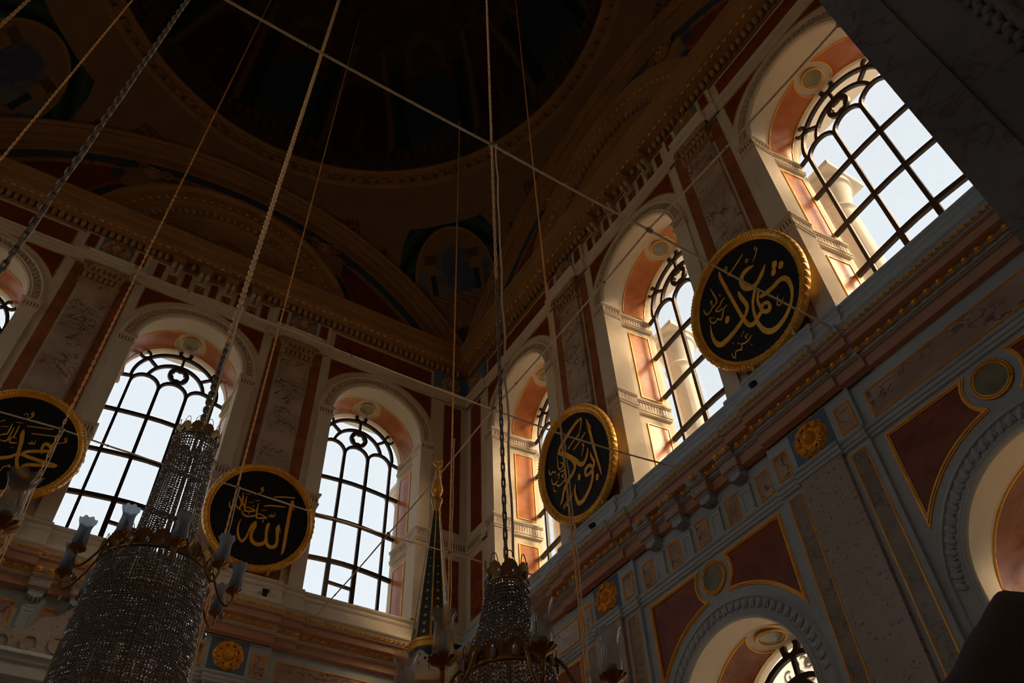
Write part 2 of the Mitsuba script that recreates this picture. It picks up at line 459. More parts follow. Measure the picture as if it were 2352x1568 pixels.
UP_PROFILE = [(-0.02, 8.99), (0.03, 8.975), (0.062, 8.955), (0.075, 8.925), (0.066, 8.895), (0.045, 8.875), (0.05, 8.86), (0.082, 8.845), (0.098, 8.815), (0.094, 8.785),
              (0.08, 8.765), (0.09, 8.72), (0.12, 8.64), (0.18, 8.54), (0.26, 8.46), (0.33, 8.425), (0.354, 8.42), (0.354, 8.395), (0.342, 8.385), (0.330, 8.365), (0.298, 8.285), (0.304, 8.278), (0.304, 8.266),
              (0.288, 8.262), (0.288, 8.252), (0.27, 8.248), (0.27, 8.14), (0.165, 8.14)]
LOW_PROFILE = [(0.175, 8.145), (0.168, 8.122), (0.128, 8.078), (0.14, 8.072), (0.147, 8.058), (0.136, 8.043), (0.112, 8.038), (0.112, 8.03), (0.085, 8.026), (0.08, 8.02), (0.08, 7.892), (0.02, 7.892), (-0.01, 7.875)]
UP_NODES = [(0, 0.05), (0.74, 0.05), (0.74, 0)]
for p_ in PIL:
    UP_NODES += [(p_ - 0.99, 0), (p_ - 0.99, 0.05), (p_ - 0.60, 0.05), (p_ - 0.60, 0.10), (p_ + 0.60, 0.10), (p_ + 0.60, 0.05), (p_ + 0.99, 0.05), (p_ + 0.99, 0)]
UP_NODES += [(12.2, 0)]
CORB = [6.1 + s * q for q in (0.8325, 0.2775) for s in (-1, 1)]
LOW_NODES = [n for n in UP_NODES if n[0] < 5.2]
for cb in sorted(CORB):
    LOW_NODES += [(cb - 0.14, 0), (cb - 0.14, 0.12), (cb + 0.14, 0.12), (cb + 0.14, 0)]
LOW_NODES += [n for n in UP_NODES if n[0] > 7]


def slab(wall, M):
    full = sbox(-TH, -0.2, 12.2 + (2.6 if wall == 'wall_right' else TH), 18.7)
    for c in BAYS:
        full = full.difference(opening(c, ZC, SILL - 0.05, 1.125))
        if wall == 'wall_right':
            full = full.difference(opening(c, ZL, 0.9, 1.125))
    return extr(full, -TH, 0.0)


def impost(wall, M, c, s, ztop, h, z_arch):
    """Impost block of one jamb: moulded cap, fluted frieze, lower fillet; it turns round the arris into the reveal and steps with it."""
    r = HW

    def block(o, z0, z1):
        face = Polygon([(c + s * (r - o), 0.05 + o), (c + s * 1.30, 0.05 + o), (c + s * 1.30, 0), (c + s * (r + 0.05), 0), (c + s * (r + 0.05), -0.33), (c + s * (r - o), -0.33)])
        back = Polygon([(c + s * (reveal_r(-0.34) - 0.03 - o), -0.34), (c + s * 1.12, -0.34), (c + s * 1.12, -1.05), (c + s * (reveal_r(-1.05) - 0.03 - o), -1.05)])
        return plan(unary_union([face, back]), z0, z1)
    m = cat(block(0.045, ztop - 0.035, ztop), block(0.03, ztop - 0.06, ztop - 0.035), block(0.012, ztop - h * 0.72, ztop - 0.06), block(0.03, ztop - h * 0.86, ztop - h * 0.72), block(0.018, ztop - h, ztop - h * 0.86))
    k = part(wall, 'impost', m, PLASTER, M, smooth=False)
    fl = []
    z0, z1 = ztop - h * 0.66, ztop - 0.075
    for q in range(5):
        u = c + s * (r + 0.035 + q * 0.055)
        fl.append(bx(u - 0.011, u + 0.011, 0.062, 0.0655, z0, z1))
    for q in range(5):
        d = -0.02 - q * 0.065
        u = c + s * (r - 0.012)
        fl.append(bx(u - 0.0035, u + 0.0035, d - 0.012, d + 0.012, z0, z1))
    for q in range(12):
        d = -0.385 - q * 0.056
        u = c + s * (reveal_r(d) - 0.042)
        fl.append(bx(u - 0.0045, u + 0.0045, d - 0.011, d + 0.011, z0, z1))
    key = numbered(f'{k}__fluting')
    put(key, mikit.ply(cat(fl), BROWN, smooth=False), M)
    tag(key, kind='stuff')


def jamb_panel(wall, M, c, s, z0, z1):
    def pl(da, db, o):
        return Polygon([(c + s * (reveal_r(da) + 0.02), da), (c + s * (reveal_r(da) - o), da), (c + s * (reveal_r(db) - o), db), (c + s * (reveal_r(db) + 0.02), db)])
    da, db = -0.53, -0.955
    k = part(wall, 'reveal_panel', plan(pl(da, db, 0.006), z0, z1), ORANGE, M, smooth=False)
    w = 0.018
    fr = cat(plan(pl(da, da - w, 0.018), z0, z1), plan(pl(db + w, db, 0.018), z0, z1), plan(pl(da, db, 0.018), z0, z0 + w), plan(pl(da, db, 0.018), z1 - w, z1))
    key = numbered(f'{k}__gilt_frame')
    put(key, mikit.ply(fr, GOLD, smooth=False), M)


def soffit_panels(wall, M, c, zc, stone):
    d0, d1, dm = -0.50, -0.965, -0.73
    for s in (-1, 1):
        rows = []
        dd = np.linspace(d0, d1, 9)

        def tend(d):
            rr = reveal_r(d)
            return 90 - math.degrees(math.sqrt(max(0.30 ** 2 - (d - dm) ** 2 * 1.1, 0.0)) / rr) - 0.5
        for d in dd:
            t0, t1 = 7.0, tend(d)
            tt = np.radians(np.linspace(t0, t1, 25))
            r = reveal_r(d) - 0.006
            rows.append(np.c_[c + s * r * np.cos(tt), np.full(25, d), zc + r * np.sin(tt)])
        P = np.array(rows)
        k = part(wall, 'soffit_panel', grid(P), stone, M, smooth=True)
        edge = np.vstack([P[0], P[1:, -1], P[-1, ::-1][1:], P[::-1, 0][1:-1]])
        key = numbered(f'{k}__gilt_frame')
        put(key, mikit.ply(tube(edge, 0.011, 6, True), GOLD, smooth=True), M)
    zt = zc + reveal_r(dm) - 0.004
    disc = lathe([(0.0, 0.0), (0.165, 0.0), (0.165, -0.02)], 40, (c, dm, zt - 0.012))
    k = part(wall, 'soffit_medallion', disc, GREEN, M, smooth=30)
    t = np.linspace(0, 2 * np.pi, 41)[:-1]
    key = numbered(f'{k}__gilt_frame')
    put(key, mikit.ply(tube(np.c_[c + 0.175 * np.cos(t), dm + 0.175 * np.sin(t), np.full(40, zt - 0.014)], 0.016, 6, True), GOLD, smooth=True), M)


def lattice_polygon(zc, zb):
    """The window's iron tracery, in (u, z) about its own axis; its holes are the panes."""
    R0, R1, R2 = 1.045, 0.83, 0.555
    z0 = zc + 0.06
    out = opening(0, z0, zb, R0 + 0.05).difference(opening(0, z0, zb + 0.02, R0))
    bars = [out]

    def line(*p, w=0.036):
        bars.append(LineString(p).buffer(w, cap_style=2, join_style=2))

    def arc(R, a0, a1, cu=0.0, cz=z0, w=0.03):
        t = np.radians(np.linspace(a0, a1, 40))
        bars.append(LineString(np.c_[cu + R * np.cos(t), cz + R * np.sin(t)]).buffer(w, cap_style=2))
    low = zb
    for s in (-1, 1):
        line((s * 0.80, low), (s * 0.80, z0 - 0.02), w=0.026)
        line((s * 0.27, low), (s * 0.27, z0 - 0.16), w=0.030)
        line((s * 0.27, low), (s * 0.27, zc - 2.78), w=0.042)
    arc(R1, 0, 180, w=0.03)
    arc(R2, 12, 168, w=0.03)
    for cu in (-0.535, 0, 0.535):
        arc(0.265, 0, 180, cu, z0 - 0.17, 0.028)
    for a in (40, 90, 140):
        t = math.radians(a)
        line((R2 * math.cos(t), z0 + R2 * math.sin(t)), (R1 * math.cos(t), z0 + R1 * math.sin(t)), w=0.025)
        m = (R0 + R1) / 2
        q = Point(m * math.cos(t), z0 + m * math.sin(t))
        bars.append(q.buffer(0.112).difference(q.buffer(0.075)))
    for da in (-7.5, 7.5):
        t = math.radians(90 + da)
        line((R1 * math.cos(t), z0 + R1 * math.sin(t)), (R0 * math.cos(t), z0 + R0 * math.sin(t)), w=0.016)
    for s in (-1, 1):
        line((s * 0.80, z0 - 0.04), (s * 1.06, z0 - 0.10), w=0.024)
    for zr, w in ((zc - 0.86, 0.032), (zc - 1.82, 0.032), (zc - 2.76, 0.04), (zc - 3.68, 0.032)):
        if zr > zb + 0.1:
            x = np.linspace(-1.06, 1.06, 31)
            bars.append(LineString(np.c_[x, zr - 0.09 * (np.abs(x) / 1.06) ** 1.6 + 0.04]).buffer(w, cap_style=2))
    line((-0.27, zc - 3.2), (0.27, zc - 3.17), w=0.022)
    q = Point(0, z0 + 0.325)
    t = np.linspace(0, 2 * np.pi, 73)[:-1]
    star = Polygon(np.c_[(0.118 + 0.014 * np.cos(6 * t)) * np.cos(t), z0 + 0.325 + (0.118 + 0.014 * np.cos(6 * t)) * np.sin(t)])
    bars.append(q.buffer(0.205).difference(star))
    return unary_union(bars)


WIN = {}


def window_meshes(zc, zb):
    if (zc, zb) in WIN:
        return WIN[zc, zb]
    lat = max(polys(lattice_polygon(zc, zb)), key=lambda g: g.area).simplify(0.002)
    outer = opening(0, zc + 0.06, zb, 1.095).difference(opening(0, zc + 0.06, zb + 0.02, 1.045))
    d = -1.02
    lm = mikit.ply(extr(lat, d - 0.035, d + 0.025), IRON, smooth=False)
    fm = mikit.ply(extr(outer, d - 0.06, d + 0.05), IRON, smooth=False)
    panes = []
    for h in lat.interiors:
        g = Polygon(h).buffer(0.008).simplify(0.003)
        if g.area > 0.004:
            v, f = trimesh.creation.triangulate_polygon(g, engine='earcut')
            panes.append(mikit.ply(trimesh.Trimesh(np.c_[v[:, 0], np.full(len(v), d - 0.012), v[:, 1]], f, process=False), PANE))
    WIN[zc, zb] = lm, fm, panes
    return WIN[zc, zb]


_nwin = [0]


def window(M, c, zc, zb, label, lattice=True):
    _nwin[0] += 1
    k = f'window_{_nwin[0]}'
    tag(k, label, kind='structure')
    A = M @ tr(c, 0, 0)
    lm, fm, panes = window_meshes(zc, zb)
    if lattice:
        part(k, 'frame', fm, None, A)
        part(k, 'lattice', lm, None, A)
        for p in panes:
            part(k, 'pane', p, None, A)
    else:
        g = opening(0, zc + 0.06, zb, 1.09)
        v, f = trimesh.creation.triangulate_polygon(g, engine='earcut')
        part(k, 'pane', trimesh.Trimesh(np.c_[v[:, 0], np.full(len(v), -1.03), v[:, 1]], f, process=False), PANE, A)
    return k


def capital(wall, M, p):
    """Corinthian pilaster capital: bell, two rows of leaves, corner volutes, abacus."""
    z0 = 14.03
    bell = grid(np.array([[(p - w, 0, z), (p - w, d, z), (p + w, d, z), (p + w, 0, z)] for w, d, z in ((0.31, 0.09, z0), (0.30, 0.085, z0 + 0.1), (0.33, 0.11, z0 + 0.28), (0.39, 0.17, z0 + 0.37), (0.39, 0.17, z0 + 0.40))]))
    k = part(wall, 'capital', cat(bell, bx(p - 0.37, p + 0.37, 0, 0.13, z0 - 0.055, z0 - 0.02), bx(p - 0.33, p + 0.33, 0, 0.10, z0 - 0.02, z0)), CARVED, M, smooth=20)
    for row, (n, zz, dd) in enumerate(((7, z0 + 0.10, 0.105), (6, z0 + 0.22, 0.13))):
        for q in range(n):
            u = p + (q - (n - 1) / 2) * 0.098
            m = cat(ell(0.042, 0.028, 0.085, 1, (u, dd, zz)), ell(0.034, 0.032, 0.024, 1, (u, dd + 0.03, zz + 0.07)))
            key = numbered(f'{k}__leaf')
            put(key, mikit.ply(m, CARVED, smooth=True), M)
    for s in (-1, 1):
        t = np.linspace(0, 3.6 * math.pi, 30)
        rr = 0.075 * (1 - t / (4.2 * math.pi))
        m = tube(np.c_[p + s * (0.36 - rr * np.sin(t)), np.full(30, 0.17), z0 + 0.33 + rr * np.cos(t)], 0.016, 5)
        key = numbered(f'{k}__volute')
        put(key, mikit.ply(m, CARVED, smooth=True), M)


def console(wall, M, u):
    """Console of the upper frieze: fluted cap, scroll pair, leaf plate."""
    cap = bx(u - 0.13, u + 0.13, 0, 0.30, 15.36, 15.50)
    flut = cat([bx(u - 0.125 + q * 0.05 - 0.006, u - 0.125 + q * 0.05 + 0.006, 0.29, 0.31, 15.38, 15.49) for q in range(6)])
    sc = cat([ell(0.05, 0.11, 0.075, 2, (u + s * 0.06, 0.12, 15.25)) for s in (-1, 1)] + [ell(0.045, 0.07, 0.05, 2, (u + s * 0.06, 0.06, 15.13)) for s in (-1, 1)])
    k = part(wall, 'console', cat(cap, flut), CEILBROWN, M, smooth=False)
    key = numbered(f'{k}__scroll')
    put(key, mikit.ply(cat(sc, bx(u - 0.11, u + 0.11, 0, 0.09, 15.05, 15.09)), LEAF, smooth=True), M)
    lf = [bx(u - 0.09, u + 0.09, 0, 0.03, 14.80, 15.05)]
    for q in range(9):
        lf.append(ell(0.035, 0.03, 0.03, 1, (u + 0.05 * math.cos(q * 2.1), 0.04, 14.93 + 0.075 * math.sin(q * 1.7))))
    key = numbered(f'{k}__leaf')
    put(key, mikit.ply(cat(lf), BROWN, smooth=True), M)


def corbel(wall, M, u):
    """Corbel of the lower frieze: panelled block with a lobed drop, over a sunk plate."""
    blk = cat(bx(u - 0.135, u + 0.135, 0, 0.20, 7.90, 8.025), bx(u - 0.115, u + 0.115, 0, 0.17, 7.87, 7.90))
    rim = Polygon([(u - 0.115, 7.915), (u + 0.115, 7.915), (u + 0.115, 8.01), (u - 0.115, 8.01)])
    blk = cat(blk, extr(rim.difference(rim.buffer(-0.014)), 0.20, 0.208))
    k = part(wall, 'corbel', blk, STONEGREY, M, smooth=False)
    drop = Polygon([(u - 0.095, 7.87), (u - 0.095, 7.775), (u - 0.07, 7.79), (u - 0.05, 7.755), (u - 0.02, 7.775), (u, 7.735), (u + 0.02, 7.775), (u + 0.05, 7.755), (u + 0.07, 7.79), (u + 0.095, 7.775), (u + 0.095, 7.87)])
    key = numbered(f'{k}__drop')
    put(key, mikit.ply(cat(extr(drop, 0.0, 0.145), bx(u - 0.10, u + 0.10, 0.10, 0.155, 7.845, 7.865)), STONEGREY, smooth=False), M)
    rim = sbox(u - 0.09, 7.30, u + 0.09, 7.64)
    pl = cat(extr(rim, 0, 0.03), extr(rim.difference(rim.buffer(-0.035)).difference(sbox(u - 0.2, 7.2, u + 0.2, 7.36)), 0.03, 0.038), bx(u - 0.10, u + 0.10, 0, 0.045, 7.665, 7.69), bx(u - 0.095, u + 0.095, 0, 0.038, 7.64, 7.665))
    part(wall, 'corbel_plate', pl, STONEGREY, M, smooth=False)


def build_wall(wall, M, title):
    put(wall, mikit.ply(slab(wall, M), PLASTER, smooth=False), M)
    tag(wall, title, kind='structure')
    right = wall == 'wall_right'
    # lower cornice, its bead and egg courses
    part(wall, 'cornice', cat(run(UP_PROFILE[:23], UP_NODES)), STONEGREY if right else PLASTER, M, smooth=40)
    part(wall, 'cornice_fascia', run(UP_PROFILE[22:], UP_NODES), SALMON, M, smooth=False)
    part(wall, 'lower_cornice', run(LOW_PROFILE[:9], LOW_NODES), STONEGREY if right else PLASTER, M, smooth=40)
    part(wall, 'lower_fascia', run(LOW_PROFILE[8:], LOW_NODES), SALMON, M, smooth=False)
    for k in range(137):
        u = 0.42 + k * 0.0866
        part(wall, 'bead', BEAD, None, M @ tr(u, 0.316 + offs(u, UP_NODES), 8.325))
    for k in range(74):
        u = 0.36 + k * 0.1585
        part(wall, 'egg', EGG, None, M @ tr(u, 0.148 + offs(u, LOW_NODES), 8.112))
    # upper cornice
    U2 = [(-0.01, 15.345), (0.05, 15.345), (0.06, 15.355), (0.06, 15.495), (0.17, 15.50), (0.225, 15.505), (0.37, 15.53), (0.385, 15.56), (0.40, 15.76), (0.43, 15.78), (0.44, 15.83), (0.47, 15.95), (0.47, 15.99), (-0.02, 16.04)]
    part(wall, 'upper_cornice', run(U2, [(0, 0), (12.2, 0)]), CEILBROWN, M, smooth=25)
    cons = [6.1 + s * q for q in (0.8325, 0.2775) for s in (-1, 1)]
    for k in range(86):
        u = 0.33 + k * 0.137
        if min(abs(u - c) for c in cons) > 0.17:
            part(wall, 'tongue', TONGUE, None, M @ tr(u, 0.115, 15.425))
    for k in range(71):
        part(wall, 'gilt_stud', DOT, None, M @ tr(0.55 + k * 0.163, 0.30, 15.505))
    part(wall, 'gilt_line', tube([(0.47, 0.475, 15.925), (12.2, 0.475, 15.925)], 0.007, 5), OLDGOLD, M)
    for u in cons:
        console(wall, M, u)
    # string course and frieze
    STR = [(-0.01, 14.485), (0.03, 14.49), (0.03, 14.56), (0.042, 14.565), (0.042, 14.64), (0.055, 14.645), (0.06, 14.70), (0.085, 14.73), (0.085, 14.755), (0, 14.765)]
    sn = [(0, 0.05), (0.9, 0.05), (0.9, 0)]
    for p in PIL:
        sn += [(p - 0.66, 0), (p - 0.66, 0.05), (p - 0.42, 0.05), (p - 0.42, 0.13), (p + 0.42, 0.13), (p + 0.42, 0.05), (p + 0.66, 0.05), (p + 0.66, 0)]
    part(wall, 'string_course', run(STR, sn + [(12.2, 0)]), PLASTER, M, smooth=False)
    for c in (BAYS[0], BAYS[2]):
        panel(wall, M, 'frieze_panel', sbox(c - 1.19, 14.82, c + 1.21, 15.28), 0.0, OXBLOOD, OLDGOLD, 0.02, 0.014)
    for c in (-1.11, -0.555, 0.0, 0.555, 1.11):
        panel(wall, M, 'frieze_panel', sbox(6.1 + c - 0.075, 14.87, 6.1 + c + 0.075, 15.28), 0.0, OXBLOOD, OLDGOLD, 0.015, 0.012)
    for p in PIL:
        part(wall, 'frieze_block', bx(p - 0.64, p + 0.64, -0.01, 0.05, 14.76, 15.35), PLASTER, M, smooth=False)
        part(wall, 'blue_square', bx(p - 0.30, p + 0.30, 0.0, 0.06, 14.77, 15.345), BLUE, M, smooth=False)
        rosette(wall, M, p, 15.08, 0.06, 0.27, CARVED)
        for s in (-1, 1):
            panel(wall, M, 'frieze_panel', sbox(min(p + s * 0.38, p + s * 0.56), 14.92, max(p + s * 0.38, p + s * 0.56), 15.31), 0.05, OXBLOOD, OLDGOLD, 0.015, 0.012)
    part(wall, 'blue_square', bx(0, 0.90, 0.0, 0.05, 14.77, 15.345), BLUE, M, smooth=False)
    rosette(wall, M, 0.46, 15.03, 0.05, 0.25, CARVED)
    # pilasters with capitals, brown strips, corner panels
    for p in PIL:
        part(wall, 'pilaster', bx(p - 0.305, p + 0.305, -0.01, 0.075, 9.0, 14.02), MARBLE, M, smooth=False)
        capital(wall, M, p)
        for s in (-1, 1):
            part(wall, 'brown_strip', bx(p + s * 0.355, p + s * 0.555, -0.01, 0.012, 9.0, 14.46), BROWN, M, smooth=False)
    for z0, z1 in ((9.17, 10.43), (11.07, 14.43)):
        panel(wall, M, 'corner_panel', sbox(0.18, z0, 0.60, z1), 0.0, OXBLOOD if z0 > 11 else RED, OLDGOLD, 0.012, 0.01)
    band = [(0.0, 10.60), (0.03, 10.61), (0.03, 10.65), (0.012, 10.66), (0.012, 10.84), (0.03, 10.86), (0.045, 10.89), (0.045, 10.925), (0, 10.93)]
    part(wall, 'corner_band', run(band, [(0, 0), (0.66, 0), (0.66, 0.05), (0.87, 0.05)]), PLASTER, M, smooth=False)
    fl = [bx(0.07 + q * 0.055 - 0.011, 0.07 + q * 0.055 + 0.011, 0.012, 0.0155, 10.69, 10.82) for q in range(11)]
    part(wall, 'corner_fluting', cat(fl), BROWN, M, smooth=False, kind='stuff')
    # window bays
    for c in BAYS:
        prof = [(0.004, 1.14), (0.004, 1.0131), (0.0, HW), (-0.33, HW), (-0.331, 1.11), (-1.05, 1.03), (-1.12, 1.03)]
        part(wall, 'reveal', upath(prof, c, SILL - 0.06, ZC, 36), PLASTER, M, smooth=30)
        part(wall, 'window_sill', bx(c - 1.14, c + 1.14, -1.12, 0.0, SILL - 0.12, SILL), PLASTER, M, smooth=False)
        arch = [(0.0, 1.0), (0.03, 1.012), (0.045, 1.03), (0.03, 1.055), (0.03, 1.075), (0.045, 1.09), (0.02, 1.10), (0.02, 1.215), (0.05, 1.225), (0.06, 1.245), (0.05, 1.262), (0.03, 1.27), (0.0, 1.295)]
        part(wall, 'archivolt', upath(arch, c, 0, ZC, 40, True), PLASTER, M, smooth=30)
        for k in range(38):
            t = math.pi * (k + 0.5) / 38
            A = np.array([[math.sin(t), 0, math.cos(t), c + 1.158 * math.cos(t)], [0, 1, 0, 0.03], [-math.cos(t), 0, math.sin(t), ZC + 1.158 * math.sin(t)], [0, 0, 0, 1]])
            part(wall, 'arch_leaf', LEAFU, None, M @ A)
        for s in (-1, 1):
            part(wall, 'arch_pilaster', bx(c + s * HW, c + s * 1.275, -0.01, 0.05, 9.0, ZC), PLASTER, M, smooth=False)
            impost(wall, M, c, s, ZC, 0.26, True)
            impost(wall, M, c, s, 10.93, 0.29, False)
            jamb_panel(wall, M, c, s, 11.05, 12.68)
            jamb_panel(wall, M, c, s, 9.05, 10.47)
        soffit_panels(wall, M, c, ZC, ORANGE)
        sp = sbox(c - 1.217, ZC, c + 1.217, 14.475).difference(arcpoly(c, ZC, 1.42))
        for g in polys(sp):
            panel(wall, M, 'spandrel', g, 0.0, OXBLOOD, OLDGOLD, 0.018, 0.014)
    # lower frieze
    for p in PIL:
        part(wall, 'frieze_block', bx(p - 0.64, p + 0.64, -0.01, 0.06, 7.29, 7.88), STONEGREY, M, smooth=False)
        part(wall, 'blue_square', bx(p - 0.29, p + 0.29, 0.0, 0.066, 7.31, 7.85), BLUE, M, smooth=False)
        rosette(wall, M, p, 7.60, 0.066, 0.235)
        for s in (-1, 1):
            panel(wall, M, 'frieze_panel', sbox(min(p + s * 0.385, p + s * 0.585), 7.375, max(p + s * 0.385, p + s * 0.585), 7.705), 0.06, MARBLE, GOLD)
    for c in (-0.555, 0.0, 0.555, -1.11, 1.11):
        panel(wall, M, 'frieze_panel', sbox(6.105 + c - 0.10, 7.36, 6.105 + c + 0.10, 7.70), 0.0, MARBLE, GOLD)
    for u in CORB:
        corbel(wall, M, u)
    for c in (BAYS[0], BAYS[2]):
        panel(wall, M, 'frieze_panel', sbox(c - 1.19, 7.36, c + 1.19, 7.70), 0.0, MARBLE, GOLD)
    S2 = [(0, 7.31), (0.045, 7.305), (0.055, 7.285), (0.045, 7.262), (0.03, 7.255), (0.035, 7.225), (0.038, 7.205), (0.022, 7.195), (0.022, 7.175), (0.03, 7.168), (0.03, 7.152), (0.012, 7.145), (0, 7.135)]
    s2 = [(0, 0.0)]
    for p in PIL:
        s2 += [(p - 0.64, 0), (p - 0.64, 0.06), (p - 0.32, 0.06), (p - 0.32, 0.11), (p + 0.32, 0.11), (p + 0.32, 0.06), (p + 0.64, 0.06), (p + 0.64, 0)]
    part(wall, 'lower_string', run(S2, s2 + [(12.2, 0)]), STONEGREY, M, smooth=30)
    # lower storey: pilasters, strips, arches
    part(wall, 'lower_wall', lower_skin(), STONEGREY, M, smooth=False)
    for p in PIL:
        part(wall, 'pilaster_block', bx(p - 0.64, p + 0.64, 0.0, 0.06, 0.0, 7.2), STONEGREY, M, smooth=False)
        part(wall, 'lower_pilaster', bx(p - 0.295, p + 0.295, 0.0, 0.12, 0.0, 7.17), MARBLE2, M, smooth=False)
        for s in (-1, 1):
            panel(wall, M, 'marble_strip', sbox(min(p + s * 0.365, p + s * 0.56), 1.2, max(p + s * 0.365, p + s * 0.56), 7.08), 0.06, MARBLE3, GOLD, 0.018, 0.016)
    for c in BAYS:
        med = arcpoly(c, 6.885, 0.315)
        sp = sbox(c - 1.17, ZL, c + 1.17, 7.065).difference(med).difference(arcpoly(c, ZL, 1.40)).difference(sbox(c - 0.2, ZL, c + 0.2, 8))
        for g in polys(sp):
            if g.area > 0.05:
                panel(wall, M, 'lower_spandrel', g, 0.0, RED, GOLD, 0.045, 0.03)
        k = part(wall, 'medallion', extr(arcpoly(c, 6.885, 0.17), 0, 0.02), GREEN, M, smooth=False)
        key = numbered(f'{k}__gilt_frame')
        t = np.linspace(0, 2 * np.pi, 49)[:-1]
        put(key, mikit.ply(cat([tube(np.c_[c + r * np.cos(t), np.full(48, 0.02), 6.885 + r * np.sin(t)], w, 6, True) for r, w in ((0.175, 0.014), (0.20, 0.012))]), GOLD, smooth=True), M)
        arch = [(0.004, 1.0), (0.03, 1.012), (0.045, 1.03), (0.03, 1.055), (0.035, 1.075), (0.02, 1.09), (0.015, 1.11), (0.015, 1.22), (0.04, 1.235), (0.03, 1.255), (0.004, 1.29)]
        part(wall, 'lower_archivolt', upath(arch, c, 0.9, ZL, 40), STONEGREY, M, smooth=30)
        for k in range(34):
            t = math.pi * (k + 0.5) / 34
            A = np.array([[math.sin(t), 0, math.cos(t), c + 1.165 * math.cos(t)], [0, 1, 0, 0.022], [-math.cos(t), 0, math.sin(t), ZL + 1.165 * math.sin(t)], [0, 0, 0, 1]])
            part(wall, 'lower_arch_egg', LEAFG, None, M @ A)
        prof = [(0.004, 1.14), (0.004, 1.0131), (0.0, HW), (-0.33, HW), (-0.331, 1.11), (-1.05, 1.03), (-1.12, 1.03)]
        part(wall, 'lower_reveal', upath(prof, c, 0.9, ZL, 36), PLASTER, M, smooth=30)
        soffit_panels(wall, M, c, ZL, BROWN)


def lower_skin():
    full = sbox(0, 0, 12.2, 7.9)
    for c in BAYS:
        full = full.difference(opening(c, ZL, -0.1, 1.13))
    return extr(full, -0.005, 0.003)


build_wall('wall_left', ML, 'wall with two tall windows in full view, left of the corner, brown and cream panels')
build_wall('wall_right', MR, 'wall right of the corner with brightly lit window reveals and grey lower storey')
window(ML, BAYS[0], ZC, SILL, 'arched iron-barred window nearest the corner on the left wall')
window(ML, BAYS[1], ZC, SILL, 'arched iron-barred window behind the large chandelier chain')
window(ML, BAYS[2], ZC, SILL, 'arched window cut off by the left edge of the photo')
window(MR, BAYS[0], ZC, SILL, 'narrow-looking arched window nearest the corner on the right wall')
window(MR, BAYS[1], ZC, SILL, 'arched window behind the upper right round black sign')
window(MR, BAYS[2], ZC, SILL, 'large arched window at top right cut by the dark pier')
for c, t in zip(BAYS, ('lower arched window behind the small chandelier', 'lower arched window with lace behind it, at the bottom right', 'lower arched window at the right edge, in dark shade')):
    window(MR, c, ZL, 0.9, t)

# ------------------------------------------------------------------ rest of the room: floor, far walls, vault
put('floor', mikit.ply(trimesh.creation.box(extents=(15, 17, 0.2), transform=trimesh.transformations.translation_matrix((-6.1, -7, -0.1))), CARPET))
tag('floor', 'carpeted floor below the photo', kind='structure')
ws = sbox(-1.2, -0.2, 15.8, 18.7)
for c in BAYS:
    ws = ws.difference(opening(c, ZC, SILL, 1.05))
MF = np.array([[0, 1, 0, -12.2], [-1, 0, 0, 0], [0, 0, 1, 0], [0, 0, 0, 1]], float)
put('wall_opposite', mikit.ply(extr(ws, -TH, 0), PLASTER), MF)
tag('wall_opposite', 'far side wall of the hall, outside the photo on the left', kind='structure')
for c in BAYS:
    window(MF, c, ZC, SILL, 'window of the far side wall, outside the photo', lattice=False)
put('wall_back', mikit.ply(cat(trimesh.creation.box(extents=(15, 0.5, 16.4), transform=trimesh.transformations.translation_matrix((-6.1, -14.95, 8.0))),
                               trimesh.creation.box(extents=(15, 2.9, 0.4), transform=trimesh.transformations.translation_matrix((-6.1, -13.75, 16.3))),
                               trimesh.creation.box(extents=(15, 0.5, 4.0), transform=trimesh.transformations.translation_matrix((-6.1, -12.5, 17.6)))), PLASTER))
tag('wall_back', 'wall behind the photographer', kind='structure')

tag('ceiling', 'dark painted dome on pendentives with gilt mouldings', kind='structure')
RS, ZS = 9.475, 12.1
for q in range(4):
    rows = []
    for z in np.concatenate([np.linspace(15.9, 19.34, 30), np.linspace(19.36, 19.78, 5)]):
        rho = math.sqrt(RS ** 2 - (z - ZS) ** 2)
        lo = math.acos(min(1.0, 6.1 / rho)) if rho > 6.1 else 0.0
        a = np.linspace(lo, math.pi / 2 - lo, 41) + q * math.pi / 2
        rows.append(np.c_[-6.1 + rho * np.cos(a), -6.1 + rho * np.sin(a), np.full(41, z)])
    part('ceiling', 'pendentive', grid(np.array(rows)), PENDPAINT, smooth=True, label='pendentive painted as a window with green drapery' if q == 0 else None)
part('ceiling', 'dome_ring', lathe([(5.66, 19.70), (5.56, 19.72), (5.54, 19.78), (5.60, 19.80), (5.60, 19.90), (5.40, 19.92), (5.38, 19.97), (5.33, 20.0), (5.33, 20.06), (5.38, 20.08), (5.42, 20.12)], 128, (-6.1, -6.1, 0)), CEILBROWN, smooth=25)
DENT = mikit.ply(bx(-0.085, 0.085, -0.09, 0.09, -0.05, 0.05), CEILBROWN)
for k in range(116):
    t = 2 * math.pi * k / 116
    A = np.array([[-math.sin(t), math.cos(t), 0, -6.1 + 5.53 * math.cos(t)], [math.cos(t), math.sin(t), 0, -6.1 + 5.53 * math.sin(t)], [0, 0, 1, 19.86], [0, 0, 0, 1]])
    part('ceiling', 'dentil', DENT, None, A)
t = np.linspace(0, math.pi / 2, 40)
part('ceiling', 'dome', lathe(np.c_[5.42 * np.cos(t) + 1e-4, 20.05 + 5.4 * np.sin(t)], 128, (-6.1, -6.1, 0)), DOMEPAINT, smooth=True, label='dome painted with arches, dark')
